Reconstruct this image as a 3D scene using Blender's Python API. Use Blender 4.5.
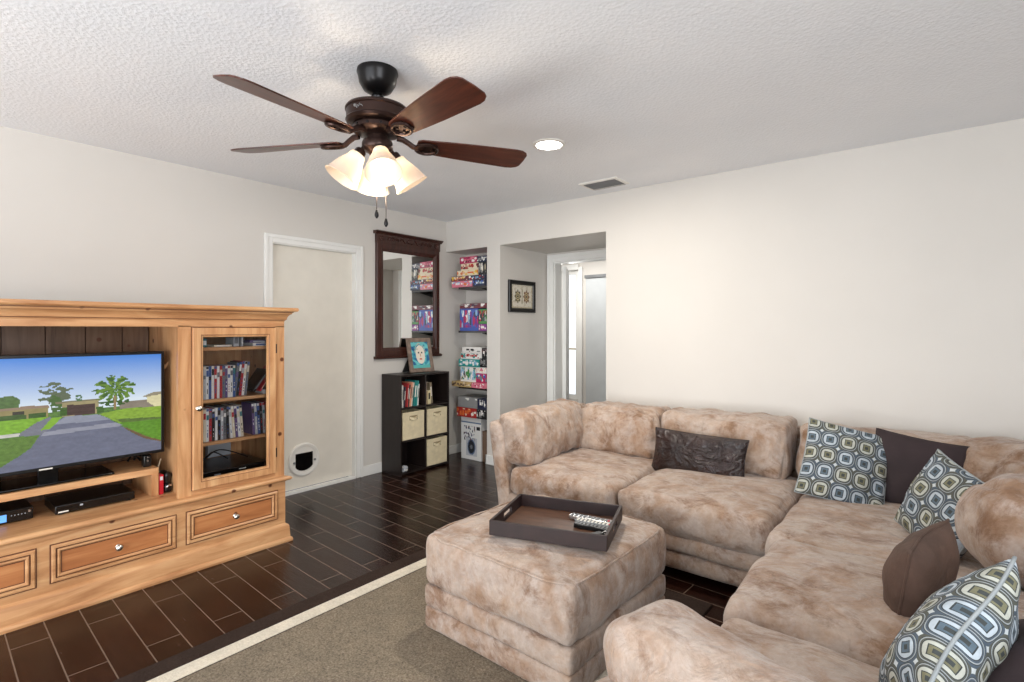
import bpy, bmesh, math, random
from mathutils import Vector, Matrix, noise
S = bpy.context.scene
C = S.collection
R = math.radians
for o in list(bpy.data.objects): bpy.data.objects.remove(o)

# ------------------------------------------------------------------ camera
cam = bpy.data.cameras.new('camera')
cam.sensor_width = 36.0
cam.lens = 36.0 * 533.0 / 1024.0
cam.shift_y = -12.0 / 1024.0
cam.clip_start = 0.05
camo = bpy.data.objects.new('camera', cam)
camo.location = (4.04, -3.91, 1.32)
camo.rotation_euler = (R(90), 0, R(38.9))
C.objects.link(camo)
S.camera = camo

# ------------------------------------------------------------------ view
S.view_settings.view_transform = 'Standard'
S.view_settings.look = 'None'
S.view_settings.exposure = 0.0
S.view_settings.gamma = 1.0
S.view_settings.use_curve_mapping = False

# ------------------------------------------------------------------ world: bright overcast daylight outside
W = bpy.data.worlds.new('World'); S.world = W; W.use_nodes = True
bg = W.node_tree.nodes['Background']
bg.inputs[0].default_value = (0.86, 0.93, 1.0, 1)
bg.inputs[1].default_value = 1.6

def area(name, loc, rot, sx, sy, power, col):
    l = bpy.data.lights.new(name, 'AREA'); l.shape = 'RECTANGLE'; l.size = sx; l.size_y = sy
    l.energy = power; l.color = col
    o = bpy.data.objects.new(name, l); o.location = loc; o.rotation_euler = rot
    C.objects.link(o); return o
# daylight through glass doors and windows behind and beside the camera, plus added fills
area('daylight_patio_door', (2.7, -6.05, 1.25), (R(97), 0, 0), 3.4, 2.0, 84, (0.90, 0.95, 1.0))
area('ceiling_fill', (2.7, -6.0, .35), (R(142), 0, 0), 3.3, .6, 62, (1.0, 0.97, 0.93))  # added fill tilted up to brighten the ceiling, no real source there
area('daylight_side_window', (5.95, -4.4, 1.45), (R(90), 0, R(90)), 2.2, 1.5, 80, (0.93, 0.96, 1.0))
area('daylight_hall_window', (-0.12, 2.50, 1.3), (R(90), 0, R(180)), 0.22, 1.7, 14, (1.0, 0.98, 0.93))
area('hall_fill', (0.3, 1.8, 2.40), (0, 0, 0), .3, .3, 22, (1.0, 0.97, 0.93))  # added fill to brighten the hall, no fixture above it

def point(name, loc, power, col, rad=.04):
    l = bpy.data.lights.new(name, 'POINT'); l.energy = power; l.color = col; l.shadow_soft_size = rad
    o = bpy.data.objects.new(name, l); o.location = loc; C.objects.link(o); return o

# ------------------------------------------------------------------ materials
def lin(c):
    r = []
    for v in c[:3]:
        v = v / 255.0
        r.append(v / 12.92 if v <= .04045 else ((v + .055) / 1.055) ** 2.4)
    return tuple(r)
def L4(c): return lin(c) + (1.0,)

MATS = {}
class NT:
    def __init__(s, name):
        s.m = bpy.data.materials.new(name); s.m.use_nodes = True
        s.t = s.m.node_tree; s.n = s.t.nodes; s.l = s.t.links
        s.b = s.n['Principled BSDF']; MATS[name] = s.m
    def add(s, typ, **kw):
        n = s.n.new(typ)
        for k, v in kw.items():
            if k in n.inputs.keys() and not hasattr(n, k): n.inputs[k].default_value = v
            elif hasattr(n, k): setattr(n, k, v)
        return n
    def coords(s, scale=(1, 1, 1), rot=(0, 0, 0), kind='Object'):
        tc = s.add('ShaderNodeTexCoord'); mp = s.add('ShaderNodeMapping')
        mp.inputs['Scale'].default_value = scale; mp.inputs['Rotation'].default_value = rot
        s.l.new(tc.outputs[kind], mp.inputs[0]); return mp.outputs[0]
    def noise(s, vec, scale, detail=3, rough=.5, dist=0):
        n = s.add('ShaderNodeTexNoise'); n.inputs['Scale'].default_value = scale
        n.inputs['Detail'].default_value = detail; n.inputs['Roughness'].default_value = rough
        n.inputs['Distortion'].default_value = dist
        s.l.new(vec, n.inputs['Vector']); return n.outputs['Fac']
    def ramp(s, fac, stops, interp='LINEAR'):
        r = s.add('ShaderNodeValToRGB'); cr = r.color_ramp; cr.interpolation = interp
        while len(cr.elements) < len(stops): cr.elements.new(.5)
        for e, (p, c) in zip(cr.elements, stops): e.position = p; e.color = c
        s.l.new(fac, r.inputs[0]); return r.outputs[0]
    def mix(s, fac, a, b, mode='MIX'):
        m = s.add('ShaderNodeMix'); m.data_type = 'RGBA'; m.blend_type = mode
        for sock, v in ((m.inputs[0], fac), (m.inputs[6], a), (m.inputs[7], b)):
            if hasattr(v, 'links'): s.l.new(v, sock)
            else: sock.default_value = v
        return m.outputs[2]
    def bump(s, h, strength, dist=.01, prev=None):
        b = s.add('ShaderNodeBump'); b.inputs['Strength'].default_value = strength
        b.inputs['Distance'].default_value = dist
        s.l.new(h, b.inputs['Height'])
        if prev: s.l.new(prev, b.inputs['Normal'])
        return b.outputs[0]
    def out(s, col=None, rough=None, normal=None, metal=None, spec=None, coat=None, sheen=None):
        for k, v in (('Base Color', col), ('Roughness', rough), ('Normal', normal), ('Metallic', metal),
                     ('Specular IOR Level', spec), ('Coat Weight', coat), ('Sheen Weight', sheen)):
            if v is None: continue
            if hasattr(v, 'links'): s.l.new(v, s.b.inputs[k])
            else: s.b.inputs[k].default_value = v
        return s.m
BW = ((0, 0, 0, 1), (1, 1, 1, 1))
def simple(name, col, rough=.5, metal=0., spec=.5, var=.12, vs=8, bs=0, bscale=60, bd=.003, coat=0, stretch=(1, 1, 1)):
    t = NT(name); c = L4(col); v = t.coords(stretch)
    n = t.noise(v, vs, 4)
    d = tuple(max(0, x * (1 - var)) for x in c[:3]) + (1,); e = tuple(min(1, x * (1 + var)) for x in c[:3]) + (1,)
    cc = t.ramp(n, [(.3, d), (.7, e)])
    nb = t.bump(t.noise(v, bscale, 3), bs, bd) if bs else None
    return t.out(cc, rough, nb, metal, spec, coat)
def emit(name, col, strength):
    t = NT(name); t.b.inputs['Base Color'].default_value = col + (1,)
    t.b.inputs['Emission Color'].default_value = col + (1,); t.b.inputs['Emission Strength'].default_value = strength
    return t.m

# walls: off-white paint, faint orange-peel
def wallmat(name, col):
    t = NT(name); v = t.coords()
    c = L4(col); d = tuple(x * .965 for x in c[:3]) + (1,)
    cc = t.ramp(t.noise(v, 1.3, 3), [(.35, d), (.65, c)])
    return t.out(cc, .62, t.bump(t.noise(v, 130, 2), .18, .002), spec=.25)
wallmat('wall_paint', (217, 213, 207))
simple('trim_paint', (236, 236, 233), .38, var=.02)
simple('door_paint', (228, 223, 212), .42, var=.03)
t = NT('popcorn_ceiling'); v = t.coords()
vo = t.add('ShaderNodeTexVoronoi'); vo.inputs['Scale'].default_value = 62; t.l.new(v, vo.inputs['Vector'])
n1 = t.noise(v, 85, 4, .65)
h = t.mix(.5, vo.outputs['Distance'], n1)
t.out(t.ramp(t.noise(v, 2, 2), [(.3, L4((238, 241, 245))), (.7, L4((243, 245, 248)))]), .95,
      t.bump(h, .45, .008), spec=.1)
# plank floor (long tiles that look like hand-scraped wood), thin pale joints
t = NT('plank_floor'); v = t.coords(rot=(0, 0, R(3)))
br = t.add('ShaderNodeTexBrick'); t.l.new(v, br.inputs['Vector'])
br.offset = .37; br.offset_frequency = 2; br.squash = 1.0
for k, x in (('Scale', 1.0), ('Mortar Size', .0028), ('Mortar Smooth', .15), ('Bias', 0.0), ('Brick Width', .62), ('Row Height', .1275)):
    br.inputs[k].default_value = x
br.inputs['Color1'].default_value = (0, 0, 0, 1); br.inputs['Color2'].default_value = (1, 1, 1, 1); br.inputs['Mortar'].default_value = (.5, .5, .5, 1)
vs = t.coords((1.4, 9, 1), (0, 0, R(3)))
gr = t.noise(vs, 5, 6, .65, 1.2)
pl = t.noise(v, 7, 4, .6, .5)
base = t.ramp(gr, [(.25, L4((18, 9, 7))), (.5, L4((34, 18, 14))), (.78, L4((62, 34, 25)))])
tone = t.ramp(br.outputs['Color'], [(0, (.48, .47, .47, 1)), (1, (1.12, 1.08, 1.04, 1))])
base = t.mix(1.0, base, tone, 'MULTIPLY')
base = t.mix(t.ramp(pl, [(.35, (0, 0, 0, 1)), (.75, (.45, .45, .45, 1))]), base, L4((52, 27, 18)))
col = t.mix(br.outputs['Fac'], base, L4((112, 96, 84)))
rg = t.ramp(gr, [(.2, (.16, .16, .16, 1)), (.8, (.30, .30, .30, 1))])
inv = t.add('ShaderNodeMath'); inv.operation = 'SUBTRACT'; inv.inputs[0].default_value = 1; t.l.new(br.outputs['Fac'], inv.inputs[1])
t.out(col, rg, t.bump(gr, .25, .004, t.bump(inv.outputs[0], .5, .003)), spec=.28)

# pine, grain along Y (rails) or Z (stiles)
def pine(name, sc, a=(160, 108, 68), b=(196, 147, 103), c=(216, 175, 131), knots=True):
    t = NT(name); v = t.coords(sc)
    g = t.noise(v, 7, 6, .6, .8)
    col = t.ramp(g, [(.25, L4(a)), (.5, L4(b)), (.75, L4(c))])
    v2 = t.coords()
    if knots:
        k = t.add('ShaderNodeTexVoronoi'); k.inputs['Scale'].default_value = 6.5; t.l.new(v2, k.inputs['Vector'])
        kf = t.ramp(k.outputs['Distance'], [(.06, (1, 1, 1, 1)), (.10, (0, 0, 0, 1))])
        col = t.mix(kf, col, L4((92, 48, 24)))
    big = t.ramp(t.noise(v2, 2.5, 3), [(.35, (.88, .84, .80, 1)), (.65, (1.04, 1.03, 1.0, 1))])
    col = t.mix(1.0, col, big, 'MULTIPLY')
    return t.out(col, .38, t.bump(g, .15, .002), spec=.45)
pine('pine_long', (3, .35, 3)); pine('pine_upright', (3, 3, .35))
pine('pine_panel', (3, .35, 3), (142, 84, 50), (178, 116, 72), (198, 140, 92))
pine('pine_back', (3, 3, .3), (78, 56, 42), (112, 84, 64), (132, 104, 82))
simple('pine_groove_and_shade', (92, 52, 28), .6)
simple('plinth_pine_dark', (70, 40, 22), .7)
simple('black_plastic', (16, 16, 17), .28, var=.1)
simple('black_matte', (20, 19, 19), .6)
simple('black_glossy', (10, 10, 11), .12)
simple('grey_plastic', (120, 122, 124), .4)
simple('silver', (200, 200, 200), .25, metal=1, var=.05)
simple('chrome_knob', (215, 212, 205), .18, metal=1, var=.03)
simple('white_plastic', (232, 230, 224), .35, var=.02)
simple('red_plastic', (190, 30, 45), .35)
simple('espresso_wood', (30, 22, 20), .42, var=.25, vs=12, stretch=(4, 4, .6))
simple('walnut_frame', (62, 32, 24), .3, var=.35, vs=14, stretch=(3, 3, .5), bs=.1, bscale=40)
simple('tray_wood', (38, 22, 21), .5, var=.3, vs=14, stretch=(1, 5, 1))
simple('tray_inner', (84, 56, 40), .4, var=.35, vs=9, stretch=(1, 4, 1))
simple('bronze', (62, 45, 40), .34, metal=.75, var=.25, bs=.1, bscale=50)
simple('bronze_black', (24, 22, 23), .3, metal=.5, var=.1)
simple('bin_fabric', (220, 206, 172), .85, var=.1, vs=20, bs=.4, bscale=220, bd=.002)
simple('brown_suede', (84, 64, 54), .8, var=.35, vs=7, bs=.5, bscale=26, bd=.012)
simple('plum_velvet', (48, 36, 38), .85, var=.3, vs=6, bs=.2, bscale=90)
simple('vent_grey', (120, 122, 124), .5)
simple('cream_cable', (214, 200, 170), .5)
simple('paper_white', (230, 226, 216), .7, var=.03)
simple('rustic_frame', (128, 110, 98), .7, var=.35, vs=20, bs=.3, bscale=60)
simple('closet_grey', (196, 200, 202), .35, var=.03)
simple('cardboard', (110, 88, 72), .8)
t = NT('mirror_glass'); t.out(col=(.92, .93, .92, 1), rough=.01, metal=1.0)
# window / cabinet glass: thin clear pane
t = NT('clear_glass')
tr = t.add('ShaderNodeBsdfTransparent'); gl = t.add('ShaderNodeBsdfGlossy'); gl.inputs['Roughness'].default_value = .02
fr = t.add('ShaderNodeFresnel'); fr.inputs[0].default_value = 1.45
mx = t.add('ShaderNodeMixShader'); t.l.new(fr.outputs[0], mx.inputs[0]); t.l.new(tr.outputs[0], mx.inputs[1]); t.l.new(gl.outputs[0], mx.inputs[2])
t.l.new(mx.outputs[0], t.n['Material Output'].inputs[0])
# frosted lamp glass
t = NT('frosted_glass')
df = t.add('ShaderNodeBsdfDiffuse'); df.inputs[0].default_value = (.93, .86, .78, 1)
tl = t.add('ShaderNodeBsdfTranslucent'); tl.inputs[0].default_value = (.98, .88, .76, 1)
mx = t.add('ShaderNodeMixShader'); mx.inputs[0].default_value = .55
t.l.new(df.outputs[0], mx.inputs[1]); t.l.new(tl.outputs[0], mx.inputs[2])
g2 = t.add('ShaderNodeBsdfGlossy'); g2.inputs['Roughness'].default_value = .25
m2 = t.add('ShaderNodeMixShader'); m2.inputs[0].default_value = .06
t.l.new(mx.outputs[0], m2.inputs[1]); t.l.new(g2.outputs[0], m2.inputs[2])
t.l.new(m2.outputs[0], t.n['Material Output'].inputs[0])
emit('bulb_glow', (1.0, .86, .66), 6)
emit('downlight_glow', (1.0, .97, .92), 12)
# blade wood
t = NT('blade_wood'); v = t.coords((.5, 5, 5), kind='Object')
g = t.noise(v, 9, 5, .6, .6)
t.out(t.ramp(g, [(.25, L4((46, 22, 16))), (.55, L4((82, 40, 28))), (.8, L4((108, 58, 40)))]), .30, t.bump(g, .08, .001), spec=.5)
# microsuede upholstery: nap brushed in patches
def suede(name, k=1.0):
    t = NT(name); v = t.coords()
    a = t.noise(v, 3.6, 5, .60, .6); b = t.noise(v, 10, 5, .62, .5); c = t.noise(v, 60, 3, .5)
    c1 = t.ramp(a, [(.34, L4((138, 108, 84))), (.46, L4((162, 136, 116))), (.56, L4((178, 159, 144))), (.68, L4((168, 142, 120)))])
    c2 = t.ramp(b, [(.42, (.0, .0, .0, 1)), (.62, (.75, .75, .75, 1))])
    col = t.mix(c2, c1, L4((180, 166, 156)))
    vd = t.coords((1, 1.7, 1), (0, 0, R(35)))
    c3 = t.ramp(t.noise(vd, 5.2, 7, .74, .45), [(.51, (0, 0, 0, 1)), (.64, (.85, .85, .85, 1))])
    col = t.mix(c3, col, L4((124, 92, 68)))
    c4 = t.ramp(t.noise(v, 26, 5, .7, .3), [(.35, (.86, .84, .82, 1)), (.65, (1.06, 1.06, 1.07, 1))])
    col = t.mix(1.0, col, c4, 'MULTIPLY')
    w = t.noise(v, 18, 5, .6, 1.2)
    vv = t.coords((1, 1, .35)); w2 = t.noise(vv, 8, 4, .55, 2.2)
    nb = t.bump(w2, .6, .022, t.bump(w, .5, .014, t.bump(c, .15, .003)))
    return t.out(col, .88, nb, spec=.2, sheen=.25)
suede('microsuede')
# crinkled dark leather
t = NT('brown_leather'); v = t.coords()
w = t.noise(v, 11, 4, .55, 2.5); f = t.noise(v, 90, 2)
t.out(t.ramp(t.noise(v, 8, 3), [(.3, L4((26, 15, 16))), (.7, L4((48, 29, 27)))]), .24, t.bump(w, .9, .03, t.bump(f, .1, .002)), spec=.6)
# rug pile
def pile(name, a, b):
    t = NT(name); v = t.coords()
    n1 = t.noise(v, 130, 3, .7); n2 = t.noise(v, 9, 4, .6)
    col = t.ramp(n1, [(.3, L4(a)), (.7, L4(b))])
    col = t.mix(1.0, col, t.ramp(n2, [(.3, (.86, .86, .86, 1)), (.7, (1.06, 1.05, 1.03, 1))]), 'MULTIPLY')
    return t.out(col, .97, t.bump(n1, .8, .008), spec=.05)
simple('grey_cord', (150, 156, 158), .8)
pile('rug_taupe', (96, 86, 74), (156, 144, 126)); pile('rug_cream', (206, 196, 178), (232, 224, 208)); pile('rug_brown', (50, 40, 36), (68, 56, 50))
# prints: the colour of each printed cell is stored on the mesh
t = NT('print'); at = t.add('ShaderNodeVertexColor'); at.layer_name = 'Col'; t.out(at.outputs[0], .42, spec=.4)
def ringcloth(name, n, off):
    t = NT(name); uvn = t.add('ShaderNodeUVMap'); uvn.uv_map = 'UVMap'
    mp = t.add('ShaderNodeMapping'); mp.inputs['Scale'].default_value = (n, n, 1); mp.inputs['Location'].default_value = (off[0], off[1], 0)
    t.l.new(uvn.outputs[0], mp.inputs[0]); sp = t.add('ShaderNodeSeparateXYZ'); t.l.new(mp.outputs[0], sp.inputs[0])
    def mth(op, a, b=None):
        q = t.add('ShaderNodeMath'); q.operation = op
        for i, x in enumerate((a, b)):
            if x is None: continue
            if hasattr(x, 'links'): t.l.new(x, q.inputs[i])
            else: q.inputs[i].default_value = x
        return q.outputs[0]
    ax = mth('MULTIPLY', mth('ABSOLUTE', mth('SUBTRACT', mth('FRACT', sp.outputs[0]), .5)), 2.0)
    ay = mth('MULTIPLY', mth('ABSOLUTE', mth('SUBTRACT', mth('FRACT', sp.outputs[1]), .5)), 2.0)
    r = mth('POWER', mth('ADD', mth('POWER', ax, 2.5), mth('POWER', ay, 2.5)), .4)
    q = mth('MAXIMUM', ax, ay)
    cx = mth('FLOOR', sp.outputs[0]); cy = mth('FLOOR', sp.outputs[1])
    alt = mth('LESS_THAN', mth('FRACT', mth('MULTIPLY', mth('ADD', cx, mth('MULTIPLY', cy, 2.0)), .25)), .45)
    def tones(bg, pale, inner):
        dk = L4((60, 64, 66))
        ring = t.ramp(r, [(0, pale), (.70, dk), (.76, bg), (.86, L4((160, 166, 168))), (.93, dk), (.98, bg), (1.16, pale)][:6] + [(1.0, bg)], 'CONSTANT')
        sq = t.ramp(q, [(0, L4((66, 70, 70))), (.17, inner), (.34, dk), (.41, pale)], 'CONSTANT')
        return t.mix(mth('LESS_THAN', q, .41), ring, sq)
    wv = tones(L4((86, 88, 80)), L4((186, 188, 178)), L4((118, 116, 92)))
    cv = tones(L4((80, 92, 104)), L4((182, 192, 200)), L4((92, 108, 120)))
    col = t.mix(alt, cv, wv)
    col = t.mix(mth('GREATER_THAN', r, 1.17), col, L4((196, 202, 204)))
    v = t.coords(); w = t.noise(v, 9, 3, .5, 1.5)
    wear = t.ramp(t.noise(v, 30, 4, .7), [(.3, (.82, .82, .82, 1)), (.7, (1.05, 1.05, 1.05, 1))])
    t.out(t.mix(1.0, col, wear, 'MULTIPLY'), .75, t.bump(w, .5, .02, t.bump(t.noise(v, 300, 2), .2, .001)), spec=.3)
ringcloth('ring_cloth_a', 4.6, (.25, .1)); ringcloth('ring_cloth_b', 4.0, (.3, .2)); ringcloth('ring_cloth_c', 6.2, (.2, .3))
emit('cable_display', lin((90, 150, 220)), .8)
t = NT('screen_glow'); at = t.add('ShaderNodeVertexColor'); at.layer_name = 'Col'
t.l.new(at.outputs[0], t.b.inputs['Emission Color']); t.b.inputs['Emission Strength'].default_value = .92
t.b.inputs['Base Color'].default_value = (.01, .01, .01, 1); t.b.inputs['Roughness'].default_value = .25

# ------------------------------------------------------------------ mesh helpers
ORG = {}
class MB:
    def __init__(s): s.v = []; s.f = []; s.c = None
    def add(s, vs, fs):
        k = len(s.v); s.v += [Vector(p) for p in vs]; s.f += [tuple(i + k for i in f) for f in fs]; return s
    def box(s, x0, x1, y0, y1, z0, z1):
        return s.add([(x, y, z) for x in (x0, x1) for y in (y0, y1) for z in (z0, z1)],
                     [(0, 1, 3, 2), (4, 6, 7, 5), (0, 4, 5, 1), (2, 3, 7, 6), (0, 2, 6, 4), (1, 5, 7, 3)])
    def cyl(s, p, q, r, r2=None, n=16):
        r2 = r if r2 is None else r2
        p = Vector(p); q = Vector(q); d = (q - p).normalized()
        a = d.orthogonal().normalized(); b = d.cross(a)
        vs = []
        for c, rr in ((p, r), (q, r2)):
            for i in range(n):
                t = 2 * math.pi * i / n; vs.append(c + a * rr * math.cos(t) + b * rr * math.sin(t))
        return s.add(vs, [(i, (i + 1) % n, n + (i + 1) % n, n + i) for i in range(n)] + [tuple(range(n))[::-1], tuple(range(n, 2 * n))])
    def lathe(s, c, prof, n=32, M=None, close=True):
        c = Vector(c); vs = []; m = len(prof)
        for r, z in prof:
            for i in range(n):
                t = 2 * math.pi * i / n; p = Vector((r * math.cos(t), r * math.sin(t), z))
                vs.append(c + (M @ p if M else p))
        fs = [(j * n + i, j * n + (i + 1) % n, (j + 1) * n + (i + 1) % n, (j + 1) * n + i) for j in range(m - 1) for i in range(n)]
        if close: fs += [tuple(range(n))[::-1], tuple(range((m - 1) * n, m * n))]
        return s.add(vs, fs)
    def tube(s, pts, r, n=8, closed=False):
        pts = [Vector(p) for p in pts]; m = len(pts); vs = []; up = None
        for i, p in enumerate(pts):
            a = pts[i - 1] if (i > 0 or closed) else p; b = pts[(i + 1) % m] if (i < m - 1 or closed) else p
            d = (b - a).normalized()
            if up is None: up = d.orthogonal().normalized()
            u = (up - d * up.dot(d)).normalized(); up = u; w = d.cross(u)
            rr = r[i] if isinstance(r, (list, tuple)) else r
            for k in range(n):
                t = 2 * math.pi * k / n; vs.append(p + u * rr * math.cos(t) + w * rr * math.sin(t))
        fs = []
        for i in range(m if closed else m - 1):
            j = (i + 1) % m
            fs += [(i * n + k, i * n + (k + 1) % n, j * n + (k + 1) % n, j * n + k) for k in range(n)]
        if not closed: fs += [tuple(range(n))[::-1], tuple(range((m - 1) * n, m * n))]
        return s.add(vs, fs)
    def prism(s, poly, axis, a, b):
        # poly in the two other axes, extruded a..b along axis
        def P(p, t):
            q = list(p); q.insert(axis, t); return q
        n = len(poly); vs = [P(p, a) for p in poly] + [P(p, b) for p in poly]
        return s.add(vs, [tuple(range(n)), tuple(range(n, 2 * n))[::-1]] + [(i, n + i, n + (i + 1) % n, (i + 1) % n) for i in range(n)])
    def loft(s, O, U, V, N, w, h, prof, cap=True):
        # nested rectangles: prof = [(inset, height)...]
        O, U, V, N = map(Vector, (O, U, V, N)); vs = []
        for d, z in prof:
            for a, b in ((d, d), (w - d, d), (w - d, h - d), (d, h - d)): vs.append(O + U * a + V * b + N * z)
        m = len(prof)
        fs = [(j * 4 + i, j * 4 + (i + 1) % 4, (j + 1) * 4 + (i + 1) % 4, (j + 1) * 4 + i) for j in range(m - 1) for i in range(4)]
        if cap: k = (m - 1) * 4; fs.append((k, k + 1, k + 2, k + 3))
        return s.add(vs, fs)
    def xform(s, M): s.v = [M @ p for p in s.v]; return s
    def build(s, name, mat, parent=None, org=(0, 0, 0), smooth=None, bevel=0, local=False, seg=2):
        me = bpy.data.meshes.new(name)
        o = bpy.data.objects.new(name, me)
        if parent is not None: g = ORG[parent.name]
        else: g = Vector(org); o.location = g
        off = Vector((0, 0, 0)) if local else g
        me.from_pydata([p - off for p in s.v], [], s.f)
        bm = bmesh.new(); bm.from_mesh(me); bmesh.ops.recalc_face_normals(bm, faces=bm.faces[:]); bm.to_mesh(me); bm.free()
        me.materials.append(MATS[mat]); C.objects.link(o)
        ORG[o.name] = g
        if parent is not None: o.parent = parent
        if bevel:
            b = o.modifiers.new('bevel', 'BEVEL'); b.width = bevel; b.segments = seg; b.limit_method = 'ANGLE'; b.angle_limit = R(40)
        if smooth or bevel:
            for p in me.polygons: p.use_smooth = True
            me.set_sharp_from_angle(angle=R(smooth if smooth else 40))
        return o
def B(*a): return MB().box(*a)
def thing(name, label, cat, loc=(0, 0, 0), rot=(0, 0, 0), group=None):
    o = bpy.data.objects.new(name, None); o.empty_display_size = .1; C.objects.link(o)
    o.location = loc; o.rotation_euler = rot; o['label'] = label; o['category'] = cat
    if group: o['group'] = group
    ORG[o.name] = Vector(loc); return o
def tag(o, label, cat, group=None):
    o['label'] = label; o['category'] = cat
    if group: o['group'] = group
    return o
def struct(o): o['kind'] = 'structure'; return o
def paint(me, cols):
    ca = me.color_attributes.new(name='Col', type='FLOAT_COLOR', domain='CORNER')
    for p, c in zip(me.polygons, cols):
        for i in p.loop_indices: ca.data[i].color = (c[0], c[1], c[2], 1)
def painted(name, O, U, V, nu, nv, fn, mat='print', parent=None, org=(0, 0, 0), local=False, lip=None):
    """a flat printed rectangle of nu x nv cells at O + u*U + v*V"""
    O, U, V = map(Vector, (O, U, V)); vs = []; fs = []; cols = []
    for j in range(nv + 1):
        for i in range(nu + 1): vs.append(O + U * (i / nu) + V * (j / nv))
    for j in range(nv):
        for i in range(nu):
            a = j * (nu + 1) + i; fs.append((a, a + 1, a + nu + 2, a + nu + 1)); cols.append(fn((i + .5) / nu, (j + .5) / nv))
    me = bpy.data.meshes.new(name); o = bpy.data.objects.new(name, me)
    g = ORG[parent.name] if parent is not None else Vector(org)
    off = Vector((0, 0, 0)) if local else g
    me.from_pydata([p - off for p in vs], [], fs); me.materials.append(MATS[mat]); paint(me, cols)
    if parent is not None: o.parent = parent
    else: o.location = g
    C.objects.link(o); ORG[o.name] = g; return o

# soft upholstery: rounded, crowned, wrinkled box
def soft(mb, c, h, r=.08, n=18, bulge=(0, 0, 0), amp=.008, freq=6, seed=0, M=None, fold=0.0, shape=None):
    c = Vector(c); hx, hy, hz = h; idx = {}; vs = []; fs = []
    r = min(r, hx, hy, hz)
    nn = [max(6, int(n * q / max(h))) for q in h]
    def grid(k): # denser near the ends
        m = nn[k]; return [math.sin((i / m - .5) * math.pi * .92) / math.sin(.46 * math.pi) for i in range(m + 1)]
    G = [grid(0), grid(1), grid(2)]
    def vert(ijk):
        if ijk in idx: return idx[ijk]
        u = Vector((G[0][ijk[0]], G[1][ijk[1]], G[2][ijk[2]]))
        p = Vector((u.x * hx, u.y * hy, u.z * hz))
        q = Vector((max(-(hx - r), min(hx - r, p.x)), max(-(hy - r), min(hy - r, p.y)), max(-(hz - r), min(hz - r, p.z))))
        d = p - q
        nrm = d.normalized() if d.length > 1e-9 else Vector((0, 0, 1))
        if d.length > 1e-9: p = q + nrm * r
        b = Vector((bulge[0] * u.x * (1 - u.y ** 2) * (1 - u.z ** 2), bulge[1] * u.y * (1 - u.x ** 2) * (1 - u.z ** 2), bulge[2] * u.z * (1 - u.x ** 2) * (1 - u.y ** 2)))
        p = p + b
        if shape: p = shape(p, u)
        s = Vector((seed * 7.3, seed * 3.1, seed * 1.7))
        w = noise.noise(p * freq + s) * .65 + noise.noise(p * freq * 2.3 + s) * .35
        if fold:
            e = max(abs(u.x), abs(u.y)) if hz <= min(hx, hy) else max(abs(u.x), abs(u.z))
            f = 1 - abs(noise.noise(Vector((p.x * 9, p.y * 9, p.z * 9)) + s * 1.3)) * 3.2
            w2 = fold * max(0, f) * (.25 + .75 * e ** 3)
        else: w2 = 0
        p = p + nrm * (w * amp * 2 - w2)
        p = (M @ p if M else p) + c
        idx[ijk] = len(vs); vs.append(p); return idx[ijk]
    for k in range(3):
        a, b = [x for x in range(3) if x != k]
        for side in (0, nn[k]):
            for i in range(nn[a]):
                for j in range(nn[b]):
                    q = []
                    for di, dj in ((0, 0), (1, 0), (1, 1), (0, 1)):
                        t = [0, 0, 0]; t[k] = side; t[a] = i + di; t[b] = j + dj; q.append(vert(tuple(t)))
                    fs.append(tuple(q))
    return mb.add(vs, fs)
def softobj(name, mat, parent, *a, **k):
    o = soft(MB(), *a, **k).build(name, mat, parent, smooth=180)
    sub = o.modifiers.new('subsurf', 'SUBSURF'); sub.levels = 1; sub.render_levels = 1
    return o
# ================================================================== the room
XW, YD, H = 6.1, -6.2, 2.44
struct(B(-2.2, 6.3, YD - .1, 3.2, -.1, 0).build('floor', 'plank_floor'))
cl = struct(B(-2.2, 6.3, YD - .1, 3.2, H, H + .1).build('ceiling', 'popcorn_ceiling'))
# left wall with the door opening
m = B(-.12, 0, YD, -1.87, 0, H); m.box(-.12, 0, -1.10, .3, 0, H); m.box(-.12, 0, -1.87, -1.10, 2.0, H)
struct(m.build('wall_left', 'wall_paint'))
# back wall with the shelf niche and the passage
m = B(0, .57, 0, .3, 2.125, H)                         # over the niche
m.box(-.12, .57, .3, .42, 0, H)                        # back of the niche
m.box(.57, .737, 0, .9, 0, H)                          # pier
m.box(.737, 1.882, 0, .9, 2.126, H)                    # over the passage
m.box(1.882, XW, 0, .12, 0, H); m.box(1.882, 2.0, .12, .9, 0, H)
m.box(.737, .83, .782, .9, 0, 2.126); m.box(1.66, 1.882, .782, .9, 0, 2.126); m.box(.83, 1.66, .782, .9, 2.03, 2.126)
struct(m.build('wall_back', 'wall_paint'))
m = B(XW, XW + .12, YD, .12, 0, .75); m.box(XW, XW + .12, YD, .12, 2.2, H); m.box(XW, XW + .12, YD, -5.5, .75, 2.2); m.box(XW, XW + .12, -3.3, .12, .75, 2.2)
struct(m.build('wall_right', 'wall_paint'))
m = B(-.12, 1.0, YD - .1, YD, 0, H); m.box(4.4, XW, YD - .1, YD, 0, H); m.box(1.0, 4.4, YD - .1, YD, 2.25, H)
struct(m.build('wall_front', 'wall_paint'))
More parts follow.
